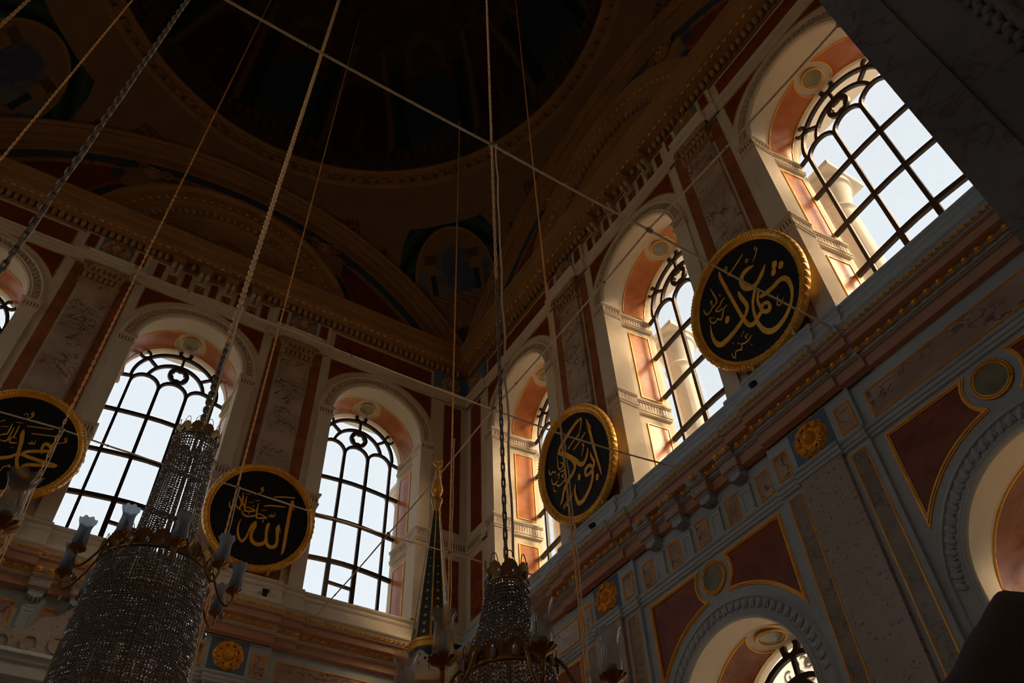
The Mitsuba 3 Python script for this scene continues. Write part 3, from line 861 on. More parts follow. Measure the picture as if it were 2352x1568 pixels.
put('ceiling__outer_shell', mikit.ply(cat(*[trimesh.creation.box(extents=e, transform=trimesh.transformations.translation_matrix(c)) for e, c in (
    ((16, 16, 0.3), (-6.1, -6.1, 26.5)), ((0.3, 16, 11), (1.2, -6.1, 21.2)), ((0.3, 16, 11), (-13.4, -6.1, 21.2)), ((16, 0.3, 11), (-6.1, 1.2, 21.2)), ((16, 0.3, 11), (-6.1, -13.4, 21.2)))]), OUTSTONE))

# lunettes of the two walls, with the great arch, blue band, red fields and a segmental pediment
AC, AZ = 6.1, 12.1


def arcband(profile, cz, th0, n=60, c=AC):
    return upath(profile, c, 0, cz, n, True, (th0, 180 - th0))


for wall, M in (('wall_left', ML), ('wall_right', MR)):
    lun = arcpoly(AC, AZ, 6.9, 96).intersection(sbox(0, 15.98, 12.2, 30))
    part(wall, 'lunette', extr(lun, -0.05, 0.02), CEILBROWN, M, smooth=False)
    part(wall, 'great_arch', arcband([(0.02, 6.58), (0.05, 6.6), (0.06, 6.68), (0.03, 6.72), (0.03, 6.86), (0.10, 6.90), (0.12, 6.96), (0.10, 7.0), (0.16, 7.06), (0.20, 7.14), (0.18, 7.2), (0.24, 7.24), (0.24, 7.30), (-0.1, 7.34)], AZ, 33.0), CEILBROWN, M, smooth=30)
    for r in (7.02, 7.22):
        tt = np.radians(np.linspace(33.5, 146.5, 80))
        part(wall, 'gilt_line', tube(np.c_[AC + r * np.cos(tt), np.full(80, 0.165 if r < 7.1 else 0.225), AZ + r * np.sin(tt)], 0.008, 5), OLDGOLD, M)
    ring = arcpoly(AC, AZ, 6.55, 96).difference(arcpoly(AC, AZ, 6.33, 96)).intersection(sbox(0, 16.1, 12.2, 30))
    steps = unary_union([sbox(AC + s * 2.9 - 0.35, 17.35, AC + s * 2.9 + 0.35, 18.1) for s in (-1, 1)]).intersection(arcpoly(AC, AZ, 6.4, 96)).difference(arcpoly(AC, 15.14, 3.35)) \
        .difference(unary_union([sbox(AC + s * 3.0 - 0.2, 17.0, AC + s * 3.0 + 0.2, 17.75) for s in (-1, 1)]))
    ped_o = arcpoly(AC, 15.14, 3.25).difference(arcpoly(AC, 15.14, 3.05)).intersection(sbox(0, 16.1, 12.2, 17.2))
    part(wall, 'blue_band', extr(unary_union([ring, steps, ped_o.intersection(arcpoly(AC, AZ, 6.4))]), 0.0, 0.03), DARKBLUE, M, smooth=False)
    for s in (-1, 1):
        f = arcpoly(AC, AZ, 6.2, 96).intersection(sbox(*sorted((AC + s * 2.55, AC + s * 5.2))[:1], 16.2, sorted((AC + s * 2.55, AC + s * 5.2))[1], 19)).difference(arcpoly(AC, 15.14, 3.3))
        panel(wall, M, 'lunette_field', max(polys(f), key=lambda g: g.area), 0.02, OXBLOOD, CEILBROWN, 0.05, 0.03)
    f = arcpoly(AC, AZ, 6.2, 96).intersection(sbox(AC - 1.75, 17, AC + 1.75, 19)).difference(arcpoly(AC, 15.14, 2.98))
    panel(wall, M, 'lunette_field', max(polys(f), key=lambda g: g.area), 0.02, OXBLOOD, CEILBROWN, 0.05, 0.03)
    th0 = 20.0
    part(wall, 'pediment', arcband([(0.02, 2.92), (0.30, 2.90), (0.34, 2.86), (0.34, 2.80), (0.26, 2.74), (0.26, 2.42), (0.22, 2.38), (0.20, 2.30), (0.10, 2.12), (0.05, 2.08), (0.05, 2.0), (0.02, 1.98)], 15.14, th0, 50), CEILBROWN, M, smooth=30)
    for k in range(30):
        a = math.radians(24 + (180 - 48) * k / 29)
        part(wall, 'pediment_stud', DOT, None, M @ tr(AC + 2.52 * math.cos(a), 0.262, 15.14 + 2.52 * math.sin(a)))
    for k in range(34):
        a = math.radians(24 + (180 - 48) * k / 33)
        A = np.array([[math.sin(a), 0, math.cos(a), AC + 2.24 * math.cos(a)], [0, 1, 0, 0.17], [-math.cos(a), 0, math.sin(a), 15.14 + 2.21 * math.sin(a)], [0, 0, 0, 1]])
        part(wall, 'pediment_tongue', TONGUE, None, M @ A)
    orn = []
    for k in range(11):
        x = (k - 5) * 0.27
        h = 0.22 if k == 5 else (0.14 if k % 2 else 0.10)
        orn += [ell(h * 0.9, 0.05, h * 0.7, 1, (AC + x + 0.05 * q, 0.05, 16.42 + 0.09 * math.sin(q * 2 + k) + (0.12 if k == 5 else 0))) for q in (-1, 0, 1)]
    part(wall, 'pediment_ornament', cat(orn), BROWN, M, smooth=True, label='carved dark foliage')
    for s in (-1, 1):
        u, z = AC + s * 2.05, 17.95
        bits = [ell(0.22, 0.10, 0.2, 2, (u, 0.05, z))]
        for e in (-1, 1):
            tt = np.linspace(0, 3.2 * math.pi, 28)
            rr = 0.15 * (1 - tt / (3.6 * math.pi))
            bits.append(tube(np.c_[u + e * 0.26 + rr * np.cos(tt), np.full(28, 0.09), z + 0.05 + rr * np.sin(tt)], 0.03, 5))
        k = part(wall, 'scroll_mask', cat(bits), CEILBROWN, M, smooth=True)
        key = numbered(f'{k}__gilding')
        put(key, mikit.ply(cat([ell(0.03, 0.02, 0.02, 1, (u + a, 0.15, z + b)) for a, b in ((-0.06, 0.04), (0.07, 0.04), (0, -0.05), (0.03, -0.14))]), GOLD, smooth=True), M)

# ------------------------------------------------------------------ outside, seen through the panes: paired stone columns between the windows, terrace below
COLPROF = [(0.30, 6.6), (0.30, 7.0), (0.25, 7.05), (0.245, 12.2), (0.25, 12.25), (0.29, 12.30), (0.26, 12.36), (0.27, 12.5), (0.36, 12.85), (0.40, 12.88), (0.40, 13.0)]
COL = cat(lathe(COLPROF, 40, ripple=lambda t, i: 1 + (0.02 * math.cos(16 * t) if i in (2, 3) else 0)), trimesh.creation.box(extents=(0.86, 0.86, 0.1), transform=trimesh.transformations.translation_matrix((0, 0, 13.05))))
COLPLY = mikit.ply(COL, OUTSTONE, smooth=30)
for wall, M, seq in (('left', ML, [c + s * 1.63 for c in BAYS for s in (-1, 1)]), ('right', MR, [c + s * 1.12 for c in BAYS for s in (-1, 1)])):
    for u in seq:
        thing('stone_column', COLPLY, None, M @ tr(u, -1.72, 0), label=f'pale stone column outside, glimpsed at the edge of the {wall} wall windows', category='column', group=f'columns outside the {wall} wall')
for wall, M, u0 in (('left', ML, 0.05), ('right', MR, 0.05)):
    ent = [(-1.14, 14.4), (-1.3, 14.42), (-1.35, 14.6), (-1.95, 14.65), (-2.0, 14.9), (-2.15, 14.95), (-2.15, 15.2), (-1.14, 15.3)]
    thing('stone_entablature', run(ent, [(u0, 0), (12.15, 0)], mitre=False), OUTSTONE, M, smooth=False, label=f'pale stone entablature outside above the {wall} wall windows', category='entablature')
put('ground', mikit.ply(trimesh.creation.box(extents=(400, 400, 0.2), transform=trimesh.transformations.translation_matrix((-6, -6, -0.5))), GROUND))
tag('ground', 'paved ground outside the building', kind='structure')

# ------------------------------------------------------------------ dark pier on the right, close to the camera
px, py = -3.02, -11.51
pm = []
for (x0, x1, y0, y1) in ((px, -1.6, -11.84, py), (px + 0.05, -1.6, -12.35, -11.84), (px + 0.10, -1.6, -13.6, -12.35)):
    pm.append(trimesh.creation.box(extents=(x1 - x0, y1 - y0, 12.0), transform=trimesh.transformations.translation_matrix(((x0 + x1) / 2, (y0 + y1) / 2, 6.0))))
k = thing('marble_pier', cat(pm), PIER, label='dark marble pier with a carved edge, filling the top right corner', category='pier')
mo = [tube([(px + 0.06, -12.30, 0), (px + 0.06, -12.30, 12)], 0.05, 8)]
for q in range(150):
    mo.append(ell(0.035, 0.045, 0.05, 1, (px + 0.035, -12.22 + 0.015 * (-1) ** q, 1.0 + q * 0.072)))
part(k, 'carved_moulding', cat(mo), PIER, smooth=True)

# dark cloth at the bottom right
def blob(points, r, amp=0.0, seed=1, freq=14):
    import manifold3d as m3
    import meshkit
    sp = m3.Manifold.sphere(r, 24)
    h = m3.Manifold.batch_hull([sp.translate(list(map(float, q))) for q in points]).refine_to_length(0.012)
    q = h.to_mesh()
    m = trimesh.Trimesh(q.vert_properties[:, :3], q.tri_verts)
    trimesh.smoothing.filter_taubin(m, iterations=8)
    v = np.array(m.vertices)
    d = meshkit.fbm(v * freq, 3, seed) - 0.5
    m.vertices = v + np.array(m.vertex_normals) * (d * amp)[:, None]
    return m


CB = [(-6.015, -11.815, 2.040), (-5.96, -11.885, 1.995), (-6.035, -11.70, 1.955), (-5.90, -11.83, 1.83), (-5.98, -11.68, 1.86), (-5.80, -12.0, 1.85), (-5.85, -11.95, 1.95)]
thing('dark_cloth', blob(CB, 0.022, amp=0.014, freq=16), CLOTH, smooth=True, label='dark grey cloth, soft and close, at the bottom right corner', category='cloth')

# ------------------------------------------------------------------ round calligraphy signs
STROKES = {"L1":[[-475,457,7,-469,398,31,-470,230,30,-483,14,30,-499,-211,29,-515,-432,25,-506,-539,5],[-481,431,13,-513,356,8,-535,293,3],[-345,-42,6,-334,-99,28,-350,-189,28,-377,-314,25,-373,-407,31,-321,-455,31,-255,-448,31,-208,-390,25,-170,-243,25,-162,-112,28,-179,-55,6],[-346,-55,10,-374,-114,8,-402,-173,3],[-195,-315,16,-179,-399,25,-141,-449,31,-72,-475,32,9,-454,31,61,-378,27,62,-259,27,46,-175,28,47,-102,13],[47,-102,13,88,-161,19,112,-261,19,128,-385,18,157,-465,21,192,-494,22,249,-447,21,292,-356,17,309,-229,11,295,-132,4],[-139,78,6,-151,54,10,-175,62,9,-178,104,6],[-178,104,6,-193,68,10,-224,77,10,-224,139,5],[-144,415,9,-310,470,12,-489,511,9],[-20,209,9,-164,258,12,-367,295,9],[88,225,5,84,110,14,66,-7,14,45,-34,14,-16,-22,14,-81,-1,14,-104,12,13,-40,33,9,28,46,10,54,24,8],[-61,-46,5,-64,-58,16,-67,-71,5],[311,284,5,301,177,13,284,46,14,254,29,14,194,41,14,129,62,13,120,78,11,184,99,9,253,97,9,283,67,6],[197,6,13,193,-6,13],[63,8,13,125,-25,16,205,-57,16,285,-42,14,318,8,6],[385,322,5,359,227,14,358,131,14,373,45,14,411,46,10,457,99,10],[453,265,6,397,201,13,341,137,14,294,84,13],[554,109,4,548,43,9,513,7,11,484,37,10,459,85,9,409,40,11,341,22,10],[95,524,8,113,490,9,80,465,9,71,496,8,95,524,8],[72,461,9,110,406,8,186,349,4],[340,319,4,256,344,4],[253,190,4,169,213,4],[15,118,5,-70,142,5],[154,252,4,76,275,4],[161,147,9,144,152,6]],"L2":[[45,220,4,33,144,29,1,24,29,-23,-112,27,-41,-223,25,-70,-315,25,-123,-398,27,-195,-449,30,-263,-476,32,-293,-485,27],[-326,-74,8,-296,15,19,-302,83,22,-338,103,26,-405,68,26,-447,17,25],[-447,17,25,-390,-4,25,-315,-32,25,-230,-63,25,-140,-102,25,-96,-151,24,-68,-187,11],[-71,-179,11,-160,-180,26,-269,-186,29,-378,-192,29,-485,-193,31,-551,-196,31,-594,-181,6],[-558,-213,22,-438,-236,28,-323,-270,27,-219,-300,26,-171,-337,22,-161,-378,9],[-30,-168,16,32,-249,24,106,-295,27,193,-332,27,291,-342,26,367,-306,11],[22,290,8,-314,361,9],[-80,194,8,-416,267,9],[-94,39,6,-115,27,9,-131,40,8,-127,78,6],[-127,78,6,-147,39,9,-171,48,9,-171,101,4],[40,537,7,47,500,8,14,485,8,19,525,6,40,537,6],[11,479,8,49,423,7,125,372,3],[133,445,5,116,482,6,84,471,6,81,424,5],[-539,293,7,-531,256,8,-564,241,8,-558,280,6,-539,293,6],[-571,224,8,-495,175,6,-425,145,3],[219,261,4,217,154,11,225,71,11,262,57,10,299,23,8,356,9,8],[177,210,4,176,103,10,179,9,11,199,-44,12,249,-49,10,291,-46,6],[122,258,4,121,164,11,125,70,10],[79,47,4,134,53,9,156,5,10,140,-35,11,97,-39,12,47,-18,5],[185,295,4,97,315,4],[346,161,4,257,186,4],[385,230,4,340,274,8],[75,-518,4,67,-440,7,26,-413,7,4,-392,13,-14,-411,11],[-416,-372,8,-453,-357,8],[-469,-386,4,-413,-418,8,-406,-452,9,-459,-453,8,-520,-432,4],[96,-117,4,60,-103,4]],"R1":[[514,517,9,518,413,26,509,237,29,490,-9,28,481,-226,24,481,-397,21,466,-517,6],[524,425,17,548,375,14,563,322,5],[408,612,17,281,619,30,96,582,32,-96,531,32,-241,479,32,-312,426,27],[-318,413,31,-190,309,44,-78,175,45,26,32,43,79,-60,37,151,-107,37,243,-81,28,321,-6,22,363,62,8],[419,595,16,357,496,12,265,394,9,199,323,4],[-60,106,26,-28,-12,29,-99,-94,31,-234,-134,31,-352,-186,29,-456,-263,26,-532,-358,21,-608,-397,7],[-70,335,11,79,374,12,256,400,10],[45,240,10,224,273,12,406,327,10],[388,-35,7,378,-108,22,400,-234,25,350,-295,28,283,-219,30,192,-222,30,147,-271,28,155,-331,25,252,-340,28,326,-325,28],[315,-349,28,258,-452,29,162,-543,29,44,-606,33,-86,-647,36,-180,-628,36,-211,-540,30,-200,-408,22,-139,-306,7],[-3,-236,35,-20,-266,35],[378,-480,35,359,-511,35],[-555,-469,9,-409,-433,12,-260,-386,7],[-557,-502,9,-404,-475,14,-270,-426,7],[-113,432,9,-140,409,9,-117,377,9,-99,397,7,-113,432,9],[288,204,10,261,185,9,290,145,10,300,179,7],[277,138,10,226,75,8,167,34,4],[-636,307,5,-668,261,13,-642,203,14,-574,216,13,-549,184,13,-505,171,11],[-373,400,5,-392,295,13,-420,198,14,-383,141,12,-319,148,12,-288,193,11,-339,244,9],[-244,180,5,-253,104,12,-312,78,11,-399,102,9],[-646,131,5,-658,41,13,-605,-9,14,-516,-2,12],[-289,-67,7,-357,-87,14,-436,-101,14,-528,-90,14,-576,-28,9],[-315,14,10,-388,13,12,-360,-37,10],[-650,-29,5,-657,-106,12,-618,-130,9],[-497,101,9,-429,89,9,-480,24,9]],"R2":[[-162,716,7,-188,600,28,-185,272,27,-179,-75,28,-169,-231,30,-137,-342,33,-61,-374,33,31,-341,30,120,-315,28],[332,344,6,225,375,31,121,362,34,57,289,37,59,181,40,130,102,38,212,79,33,301,105,30,385,154,29,467,216,8],[205,67,23,145,-7,24,72,-86,21,24,-189,22,-5,-308,25,-15,-424,29,6,-549,36,64,-636,40,167,-675,38,300,-657,31,440,-594,25,546,-500,21,613,-386,25,633,-261,33,603,-177,36,524,-144,32,412,-154,32,289,-146,32,200,-125,27],[204,-35,18,136,-129,22,123,-227,25,129,-332,29,192,-381,32,240,-354,28,245,-287,25,194,-248,25,122,-262,27],[-51,192,16,-54,99,31,-35,-23,31,-44,-107,27,-116,-169,26,-240,-221,30,-372,-249,34,-518,-266,37,-649,-252,39,-708,-156,32,-709,-25,21,-658,127,5],[593,116,40,570,89,40],[664,35,39,641,9,39],[529,29,37,509,7,37],[-380,-2,38,-402,-27,38],[-78,541,8,103,579,13,269,629,8],[-35,695,8,-70,674,8,-54,641,8,-26,658,6,-35,695,8],[287,521,8,252,501,8,270,470,8,296,488,6,287,521,8],[484,563,9,454,544,8,477,510,9,497,525,8],[477,510,9,420,450,8,342,403,4],[418,-315,6,384,-327,7,393,-373,9,350,-386,9,345,-426,9,389,-441,9,461,-392,4],[-404,602,5,-399,477,13,-400,360,13,-455,334,11,-510,327,11,-551,308,11,-635,307,13,-656,385,10,-642,412,5],[-321,399,11,-323,381,11],[-271,297,8,-332,296,11,-394,258,11,-455,257,11,-489,231,11,-428,194,13,-387,194,10],[-287,176,6,-361,169,11,-415,106,13,-476,67,13,-524,129,8],[-620,236,5,-634,153,11,-579,103,11,-510,117,8],[-516,412,7,-475,431,10,-503,360,8],[-606,213,10,-602,204,10],[-568,188,10,-564,179,10],[-558,-483,5,-564,-548,9,-535,-581,11,-499,-515,9,-446,-525,11,-401,-546,11,-368,-503,8],[-181,-489,6,-252,-515,10,-323,-507,12,-374,-480,9],[-215,-433,7,-264,-435,9,-264,-470,9],[-469,-366,6,-472,-387,6],[-401,-436,11,-396,-447,11],[-245,-597,7,-239,-608,6],[-324,-390,5,-256,-352,6]]}


def smooth_line(pts, n=6):
    p = np.array(pts, float)
    if len(p) < 3:
        t = np.linspace(0, 1, n)[:, None]
        return p[0] * (1 - t) + p[-1] * t
    q = np.vstack([2 * p[0] - p[1], p, 2 * p[-1] - p[-2]])
    out = []
    for i in range(1, len(q) - 2):
        a, b, c, d = q[i - 1:i + 3]
        for s in np.linspace(0, 1, n, endpoint=False):
            out.append(0.5 * (2 * b + (c - a) * s + (2 * a - 5 * b + 4 * c - d) * s ** 2 + (3 * b - a - 3 * c + d) * s ** 3))
    out.append(p[-1])
    return np.array(out)


def lettering_polygon(strokes):
    shapes = []
    for s in strokes:
        p = smooth_line(np.array(s, float).reshape(-1, 3) / 1000.0)
        r = np.maximum(p[:, 2], 0.002)
        for a, b, ra, rb in zip(p[:-1, :2], p[1:, :2], r[:-1], r[1:]):
            shapes.append(unary_union([Point(a).buffer(ra, 6), Point(b).buffer(rb, 6)]).convex_hull)
    return unary_union(shapes).simplify(0.0015)


def sign(M, c, du, dv, rd, ro, strokes, label, letters):
    t = math.radians(11)
    A = np.array([[1, 0, 0, c + du], [0, math.cos(t), math.sin(t), 0.32 + dv * math.sin(t)], [0, -math.sin(t), math.cos(t), 9.95 + dv * math.cos(t)], [0, 0, 0, 1]])
    A = M @ A                                       # local frame: x along the wall, y out of the panel, z up the panel
    k = thing('round_sign', label=label, category='sign', group=None)
    q = rot((1, 0, 0), -90)                          # lathe axis z -> y
    disc = lathe([(0.0, 0.0), (rd + 0.02, 0.0), (rd + 0.02, -0.03), (0.0, -0.03)], 96)
    disc.apply_transform(q)
    part(k, 'panel', disc, BLACK, A, smooth=False, label='black ground')
    w = ro - rd
    prof = [(rd - 0.012, -0.02), (rd - 0.012, 0.012), (rd + 0.006, 0.022), (rd + 0.02, 0.014), (rd + 0.03, 0.03), (rd + w * 0.45, 0.062), (rd + w * 0.68, 0.078), (rd + w * 0.86, 0.066), (ro, 0.03), (ro, -0.03), (rd, -0.04)]
    N = 480

    def rip(th, i):
        return 1 + (0.0045 * math.cos(120 * th) if 5 <= i <= 7 else 0.006 * math.cos(60 * th + 0.5) if i in (8,) else 0.0)
    fr = lathe(prof, N, ripple=rip, close=True)
    v = np.array(fr.vertices)
    th = np.arctan2(v[:, 1], v[:, 0])
    rr = np.hypot(v[:, 0], v[:, 1])
    band = np.exp(-((rr - (rd + w * 0.62)) / (w * 0.22)) ** 2)
    v[:, 2] += band * 0.010 * np.cos(120 * th) * (1 + 0.5 * np.cos(7 * th))
    fr.vertices = v
    fr.apply_transform(q)
    part(k, 'frame', fr, GOLD, A, smooth=35, label='carved gilt frame')
    tt = np.linspace(0, 2 * np.pi, 121)[:-1]
    part(k, 'inner_bead', tube(np.c_[(rd - 0.004) * np.cos(tt), np.full(120, 0.018), (rd - 0.004) * np.sin(tt)], np.where(np.arange(120) % 2 == 0, 0.012, 0.006), 6, True), GOLD, A, smooth=True)
    part(k, 'lettering', extr(lettering_polygon(strokes), 0.001, 0.012), GOLD, A, smooth=False, label=letters)
    for s in (-1, 1):
        x = s * 0.36
        part(k, 'bracket', cat(bx(x - 0.022, x + 0.022, -0.16, 0.05, -ro * 0.94 - 0.05, -ro * 0.94), bx(x - 0.022, x + 0.022, 0.02, 0.06, -ro * 0.94 - 0.05, -ro * 0.94 + 0.06)), OLDGOLD, A, smooth=False)
    part(k, 'backing', bx(-0.42, 0.42, -0.13, -0.05, -ro * 0.9, 0.5), WOOD, A, smooth=False)
    return k


sign(ML, PIL[0], 0.055, -0.03, 0.842, 0.948, STROKES['L1'], 'round black sign in a gilt frame between the two windows of the left wall', 'gold Arabic letters')
sign(ML, PIL[1], -0.105, 0.012, 0.79, 0.905, STROKES['L2'], 'round black sign cut off by the left edge of the photo', 'gold Arabic letters')
sign(MR, PIL[0], -0.02, -0.025, 0.852, 0.98, STROKES['R1'], 'round black sign on the right wall, the one nearer the corner', 'gold Arabic letters')
sign(MR, PIL[1], 0.025, -0.05, 0.858, 0.98, STROKES['R2'], 'round black sign at upper right, with three gold squares in its lettering', 'gold Arabic letters')

# ------------------------------------------------------------------ chains, cables


def link_mesh(L, W, r):
    a = (L - W) / 2 + r
    t = np.linspace(0, np.pi, 6)
    top = np.c_[(W / 2 - r) * np.cos(t), 0 * t, a + (W / 2 - r) * np.sin(t)]
    return tube(np.vstack([top, -top * np.array([1, 1, 1])]), r, 5, True)


def ceiling_z(x, y):
    q = math.hypot(x + 6.1, y + 6.1)
    return 20.05 + 5.4 * math.sqrt(max(1 - (q / 5.42) ** 2, 0)) if q < 5.3 else math.sqrt(RS ** 2 - q ** 2) + ZS if q < 9 else 19


def chain(x, y, z0, pitch, W, r, bsdf, label, single=False, cord=None, low=None, z1=None, group=None):
    """A hanging chain from z0 up to the vault; links one by one, or joined where they are too small to tell apart."""
    z1 = z1 or ceiling_z(x, y)
    k = thing('hanging_chain', label=label, category='chain', group=group)
    lk = link_mesh(pitch + 2 * r * 1.05, W, r)
    lk2 = lk.copy()
    lk2.apply_transform(rot((0, 0, 1), 90))
    n = int((z1 - z0) / pitch)
    n = max(1, n)
    if not single:
        n_each = min(n, 290)
        sh = [mikit.ply(m, bsdf, smooth=True) for m in (lk, lk2)]
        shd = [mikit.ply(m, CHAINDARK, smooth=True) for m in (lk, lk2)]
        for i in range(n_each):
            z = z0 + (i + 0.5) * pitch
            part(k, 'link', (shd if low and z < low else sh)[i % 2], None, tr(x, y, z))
        rest = range(n_each, n)
    else:
        rest = range(n)
    if len(rest):
        vs = []
        for i in rest:
            m = (lk, lk2)[i % 2].copy()
            m.apply_translation((x, y, z0 + (i + 0.5) * pitch))
            vs.append(m)
        part(k, 'upper_links' if not single else 'links', cat(vs), bsdf, smooth=True, kind='stuff')
    if cord:
        c0, c1, off = cord
        zz = np.linspace(c0, c1, 24)
        part(k, 'cord', tube(np.c_[x + off[0] + 0.006 * np.sin(zz * 9), y + off[1] + 0.006 * np.cos(zz * 7), zz], 0.0075 if W < 0.04 else 0.012, 5), CORD, smooth=True, label='pale cord tied along the chain')
    return k


CH = dict(main=(-6.2, -5.95), small=(-4.88, -9.03), left=(-7.62, -9.03))
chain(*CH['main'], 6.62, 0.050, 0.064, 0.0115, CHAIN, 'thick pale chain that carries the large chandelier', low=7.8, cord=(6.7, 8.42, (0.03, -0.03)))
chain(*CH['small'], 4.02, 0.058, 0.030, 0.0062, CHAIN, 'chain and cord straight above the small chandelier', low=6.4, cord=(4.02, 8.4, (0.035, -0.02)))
chain(*CH['left'], 4.0, 0.06, 0.034, 0.0065, CHAINDARK, 'grey chain with a cord, running to the left edge of the photo', single=True, cord=(4.0, 12.5, (0.0, 0.05)))
chain(-8.86, -5.95, 4.2, 0.05, 0.028, 0.006, GOLDCHAIN, 'thin golden chain at far left, reaching the left edge halfway up the dark vault', single=True)
chain(-8.38, -9.0, 4.2, 0.03, 0.022, 0.005, GOLDCHAIN, 'golden chain crossing the extreme top left corner', single=True)
chain(-7.40, -3.05, 4.2, 0.065, 0.036, 0.008, GOLDCHAIN, 'thin chain passing over the round sign at the left edge', single=True, cord=(4.2, 8.4, (0.03, -0.02)))
chain(-5.18, -2.98, 4.2, 0.06, 0.032, 0.0075, GOLDCHAIN, 'thin chain passing over the round sign between the left wall windows', single=True, cord=(4.2, 8.4, (0.03, -0.02)))
chain(-1.98, -2.98, 5.2, 0.07, 0.036, 0.008, GOLDCHAIN, 'thin golden chain in front of the dark corner, beside the spire', single=True, cord=(5.2, 10.6, (0.03, -0.02)))
chain(-2.0, -5.95, 4.2, 0.06, 0.036, 0.0075, GOLDCHAIN, 'thin golden chain passing over the round sign nearer the corner on the right wall', single=True, cord=(4.2, 8.4, (0.03, -0.02)))


def cable(pts, label, r=0.011, kink=True):
    k = thing('tie_cable', label=label, category='cable')
    P = []
    for a, b in zip(pts[:-1], pts[1:]):
        n = max(6, int(np.linalg.norm(np.subtract(b, a)) / 0.25))
        s = np.linspace(0, 1, n, endpoint=False)[:, None]
        q = np.array(a) * (1 - s) + np.array(b) * s
        q[:, 2] -= 0.04 * 4 * (s * (1 - s))[:, 0] * np.linalg.norm(np.subtract(b, a)) / 4
        P.append(q)
    P.append(np.array(pts[-1])[None])
    P = np.vstack(P)
    part(k, 'strand', tube(P, r, 6), CORD, smooth=True)
    P2 = P.copy()
    P2[:, 2] += 0.006 + 0.008 * np.sin(np.arange(len(P)) * 1.7)
    part(k, 'wire', tube(P2, r * 0.45, 5), CORD, smooth=True)
    kn = [ell(0.016, 0.016, 0.016, 1, p) for p in P[3::7]]
    part(k, 'tie_knot', cat(kn + [ell(0.03, 0.025, 0.028, 2, p) for p in pts[1:-1]]), CHAINDARK, smooth=True, kind='stuff')


cable([(-0.36, -9.02, 8.41), (-3.0, -9.02, 8.4), (-4.88, -9.03, 8.4), (-7.45, -9.05, 8.4), (-12.15, -9.05, 8.4)], 'highest cable, from the top edge past the small chandelier chain to the right cornice', 0.013)
cable([(-0.33, -6.18, 8.41), (-2.0, -5.99, 8.4), (-6.2, -5.95, 8.4), (-8.86, -5.93, 8.4), (-12.15, -5.9, 8.4)], 'cable joined to the thick pale chain, ending under the middle bright window on the right', 0.011)
cable([(-0.40, -3.06, 8.41), (-1.98, -2.98, 8.4), (-5.18, -2.98, 8.4), (-7.40, -3.05, 8.4), (-12.15, -3.05, 8.4)], 'lowest cable, running across both round signs at lower left to behind the small chandelier', 0.010)
cable([(-2.98, -0.33, 8.41), (-2.97, -2.98, 8.4), (-3.02, -5.99, 8.4), (-3.03, -9.02, 8.4), (-2.94, -11.5, 8.4), (-2.94, -12.3, 8.4)], 'cable rising to the right from the left cornice up to the dark pier', 0.011)

# ------------------------------------------------------------------ chandeliers
BEADM = trimesh.creation.icosphere(subdivisions=0)


def beads_along(pts, r, squash=1.15):
    v0, f0 = np.array(BEADM.vertices) * np.array([r, r, r * squash]), np.array(BEADM.faces)
    p = np.asarray(pts, float)
    rr = np.random.default_rng(len(p))
    q = rr.normal(size=(len(p), 4))
    q /= np.linalg.norm(q, axis=1, keepdims=True)
    w, x, y, z = q.T
    Rm = np.stack([np.stack([1 - 2 * (y * y + z * z), 2 * (x * y - z * w), 2 * (x * z + y * w)], -1), np.stack([2 * (x * y + z * w), 1 - 2 * (x * x + z * z), 2 * (y * z - x * w)], -1),
                   np.stack([2 * (x * z - y * w), 2 * (y * z + x * w), 1 - 2 * (x * x + y * y)], -1)], 1)
    v = (p[:, None, :] + np.einsum('kij,nj->kni', Rm, v0)).reshape(-1, 3)
    f = (f0[None] + (np.arange(len(p)) * len(v0))[:, None, None]).reshape(-1, 3)
    return trimesh.Trimesh(v, f, process=False)


def crown(k, name, r, z, h, lobes, flare=0.1):
    """Pierced brass band with a leafy upper edge."""
    n = lobes * 16
    rows = []
    for i in range(n):
        t = 2 * math.pi * i / n
        s = abs(math.sin(lobes * t / 2))
        top = h * (0.55 + 0.45 * s ** 0.7 + 0.05 * math.sin(lobes * 5 * t))
        rows.append([(r * math.cos(t), r * math.sin(t), z), (r * 1.02 * math.cos(t), r * 1.02 * math.sin(t), z + top * 0.5), (r * (1 + flare) * math.cos(t), r * (1 + flare) * math.sin(t), z + top)])
    m = grid(np.array(rows), close=True)
    inner = m.copy()
    inner.apply_translation((0, 0, -z))
    inner.apply_scale((0.965, 0.965, 1.0))
    inner.apply_translation((0, 0, z))
    ring = lathe([(r * 1.0, z - 0.012), (r * 1.05, z - 0.006), (r * 1.05, z + 0.008), (r * 1.0, z + 0.014), (r * 0.95, z)], 64, close=True)
    return cat(m, inner, ring)


DROP = trimesh.creation.icosphere(subdivisions=1)
DROP.apply_scale((0.5, 0.28, 1.0))
_v = np.array(DROP.vertices)
_v[:, 0] *= np.where(_v[:, 2] > 0, 1 - 0.6 * _v[:, 2], 1.0)
DROP.vertices = _v


def drop(s):
    d = DROP.copy()
    d.apply_scale(s)
    return mikit.ply(d, CRYSTAL, smooth=False)


